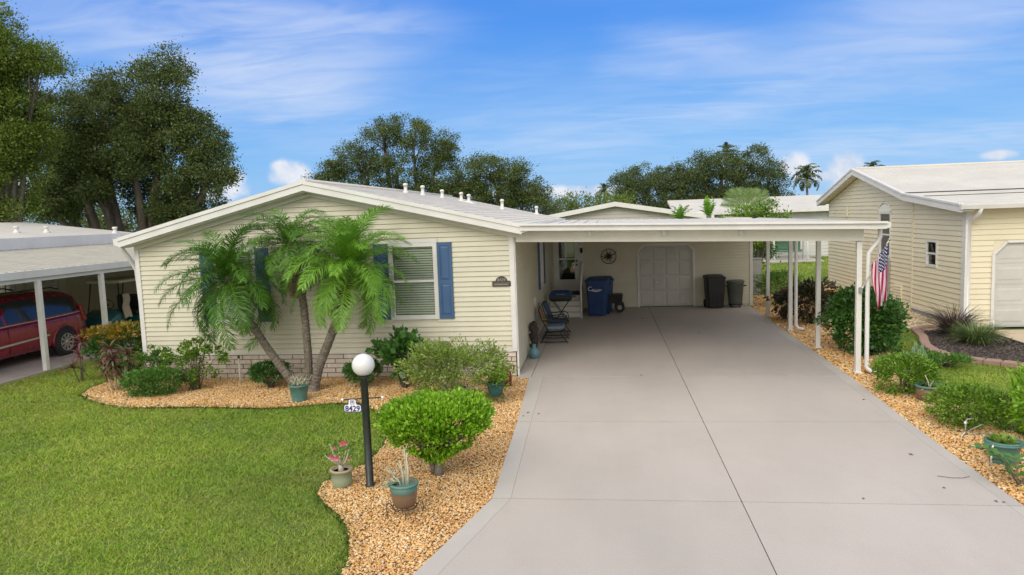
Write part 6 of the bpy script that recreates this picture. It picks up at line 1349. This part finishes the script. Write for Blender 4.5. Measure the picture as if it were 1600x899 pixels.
# ================================================================ GRASS, GRAVEL, MULCH
def blades(name, x, y, h, w_, m, z=-.06, lean=1.0):
    n = len(x); a_ = rnd(n, 0, 2*math.pi); ln = rng.normal(size=(n, 2))*lean*h[:, None]
    sx, sy = np.cos(a_)*w_, np.sin(a_)*w_
    V = np.stack([np.stack([x-sx, y-sy, np.full(n, z)], 1), np.stack([x+sx, y+sy, np.full(n, z)], 1), np.stack([x+ln[:, 0], y+ln[:, 1], z+h], 1)], 1).reshape(-1, 3)
    return npmesh(name, V, np.arange(3*n).reshape(-1, 3), m)
houseP = [(-10.02, 14.3), (-1.8, 14.3), (-1.8, 30), (-10.02, 30)]
hard = [bedL, bedR, rockR, bedM, houseP, [(-3.2, 1.0), (-2.13, 4.85), (-1.81, 6.1), (-1.35, 7.87), (-1.42, 11.0), (-1.55, 14.1), (-1.8, 24.5), (-1.8, 30), (4.9, 30), (4.74, 24.45), (4.66, 18.95), (4.56, 14.1), (4.34, 7.92), (4.25, 4.85), (4.15, 1)],
        [(-17.4, 1), (-13.15, 1), (-13.15, 23), (-17.4, 23)], [(9.0, 19), (9.25, 16.7), (10.1, 15.2), (10.1, 1), (17, 1), (17, 31), (9, 31)], [(8.6, 43.2), (12.6, 43.2), (12.6, 46.4), (8.6, 46.4)]]
def lawn(x0, x1, y0, y1, dens, hh, w_, name='lawn'):
    n = int((x1-x0)*(y1-y0)*dens); x = rnd(n, x0, x1); y = rnd(n, y0, y1); k = np.ones(n, bool)
    for p in hard: k &= ~in_poly(x, y, p)
    x, y = x[k], y[k]; patch = .75+.30*np.sin(x*2.1+np.sin(y*1.7)*2)*np.sin(y*2.6+np.sin(x*1.3)*2)+.25*np.sin(x*9+3*np.sin(y*4.1))*np.sin(y*8+3*np.sin(x*3.7))
    keep = rnd(len(x)) < .25+.75*patch; x, y, patch = x[keep], y[keep], patch[keep]
    return x, y, hh*rnd(len(x), .5, 1.35)*(.45+.75*patch), w_
parts = [lawn(-9.5, -2.3, 4.8, 8.6, 5200, .032, .0068), lawn(-12.8, -2.6, 8.6, 12.4, 3200, .036, .0080), lawn(-13.15, -9, 12.4, 16.5, 1900, .05, .0075), lawn(-13.1, -10.0, 16.5, 24, 450, .07, .012),
         lawn(4.9, 9.3, 9, 16, 2600, .038, .0080), lawn(5, 9, 16, 23.5, 1100, .06, .009), lawn(4, 18, 26.5, 47, 200, .07, .018)]
bl = [blades('lawn_blades', x, y, h, w_, Mt['grass']) for x, y, h, w_ in parts]
for me, nm in zip(bl, ('left front lawn near the camera', 'left lawn before the gravel bed', 'left lawn by the red van', 'strip of lawn behind the left house corner', 'right lawn beside the trimmed bushes', 'right lawn near the yellow house', 'sunny back lawn between the posts')):
    o = link('grass', me, None, (0, 0, 0)); tag(kind(o, 'stuff'), 'short green turf, '+nm, 'grass')
# ragged grass fringe overhanging the bed edges, coloured dark for the shadow there
def fringe(poly, step=.012, spread=.05):
    q = resample(poly, step); P = np.array([p for p, d in q])+rng.normal(size=(len(q), 2))*spread; return P
edge = np.concatenate([fringe(bedL[3:31]), fringe(bedL[3:31], .012, .03), fringe(bedR[13:26]), fringe(cp, .02, .05)])
o = link('grass', blades('edge_blades', edge[:, 0], edge[:, 1], .075*rnd(len(edge), .6, 1.3), .007, Mt['grass_edge_shade'], lean=.8), None, (0, 0, 0)); tag(kind(o, 'stuff'), 'untrimmed grass fringe, coloured dark as edge shadow, along the edges of the gravel beds', 'grass')
# stones: squashed eight-faced pebbles, colour per stone
OV = np.array([(1, 0, 0), (0, 1, 0), (-1, 0, 0), (0, -1, 0), (0, 0, 1), (0, 0, -1.)]); OF = np.array([(0, 1, 4), (1, 2, 4), (2, 3, 4), (3, 0, 4), (1, 0, 5), (2, 1, 5), (3, 2, 5), (0, 3, 5)])
def stones(name, poly, dens, s0, s1, m, z, bounds=None, flat=.55, label='', elong=1.5, cull=None, dens_fn=None):
    P = np.array(poly); x0, y0 = P.min(0); x1, y1 = P.max(0)
    if bounds: x0, x1, y0, y1 = bounds
    n = int((x1-x0)*(y1-y0)*dens); x = rnd(n, x0, x1); y = rnd(n, y0, y1); k = in_poly(x, y, poly)
    if dens_fn is not None: k &= rnd(n) < dens_fn(x, y)
    x, y = x[k], y[k]; n = len(x); s = s0+(s1-s0)*rnd(n)**1.6
    V = OV[None]*(1+rng.uniform(-.28, .28, size=(n, 6, 1))); V = V*np.stack([s*rnd(n, 1, elong), s, s*flat*rnd(n, .8, 1.2)], 1)[:, None]
    a_ = rnd(n, 0, 2*math.pi); tl = rng.normal(size=n)*.35; ca_, sa = np.cos(a_), np.sin(a_); ct, st_2 = np.cos(tl), np.sin(tl)
    X_ = V[..., 0]*ct[:, None]+V[..., 2]*st_2[:, None]; Z_ = -V[..., 0]*st_2[:, None]+V[..., 2]*ct[:, None]
    W_2 = np.stack([X_*ca_[:, None]-V[..., 1]*sa[:, None]+x[:, None], X_*sa[:, None]+V[..., 1]*ca_[:, None]+y[:, None], Z_+z+rnd(n, 0, .014)[:, None]], 2).reshape(-1, 3)
    F = (OF[None]+(np.arange(n)*6)[:, None, None]).reshape(-1, 3)
    o = link(name, npmesh(name, W_2, F, m), None, (0, 0, 0)); tag(kind(o, 'stuff'), label, 'gravel'); return o
stones('gravel', bedL, 3300, .008, .021, Mt['stone'], -.032, (-3.6, -1.2, 5.0, 10.2), label='tan and honey pebbles of the bed around the lamp post')
stones('gravel', bedL, 1900, .011, .026, Mt['stone'], -.032, (-10.8, -1.4, 10.2, 14.35), label='tan and honey pebbles of the bed along the house front')
stones('gravel', bedR, 1700, .012, .028, Mt['stone'], -.032, (4.2, 6.2, 7.0, 14.2), label='tan and honey pebbles along the right driveway border')
stones('gravel', bedR, 500, .022, .045, Mt['stone'], -.030, (4.5, 9.0, 14.2, 31), label='tan pebbles under the bushes beside the carport posts')
stones('rocks', rockR, 420, .03, .075, Mt['stone_pale'], -.02, label='flat buff rocks at the foot of the yellow house wall', flat=.35)
stones('wood_chips', bedM, 900, .02, .055, Mt['chip'], -.02, label='dark shredded bark mulch inside the red curb', flat=.25, elong=2.4)
# stray stones rolled on to the grass edge
sx_, sy_ = edge[::9, 0]+rng.normal(size=len(edge[::9]))*.05, edge[::9, 1]+rng.normal(size=len(edge[::9]))*.05
# clover and seed heads dotted in the near lawn
n = 420; x = rnd(n, -9.5, -2.6); y = rnd(n, 5.2, 12); k = np.ones(n, bool)
for p in hard: k &= ~in_poly(x, y, p)
Pc = np.stack([x[k], y[k], np.full(k.sum(), .0)], 1); o = link('clover', leaves(Pc, Pc*0+np.array((0, 0, .2)), .018, .9, Mt['olive']), None, (0, 0, 0)); tag(kind(o, 'stuff'), 'tiny pale seed heads and flowers dotted over the left lawn', 'clover')
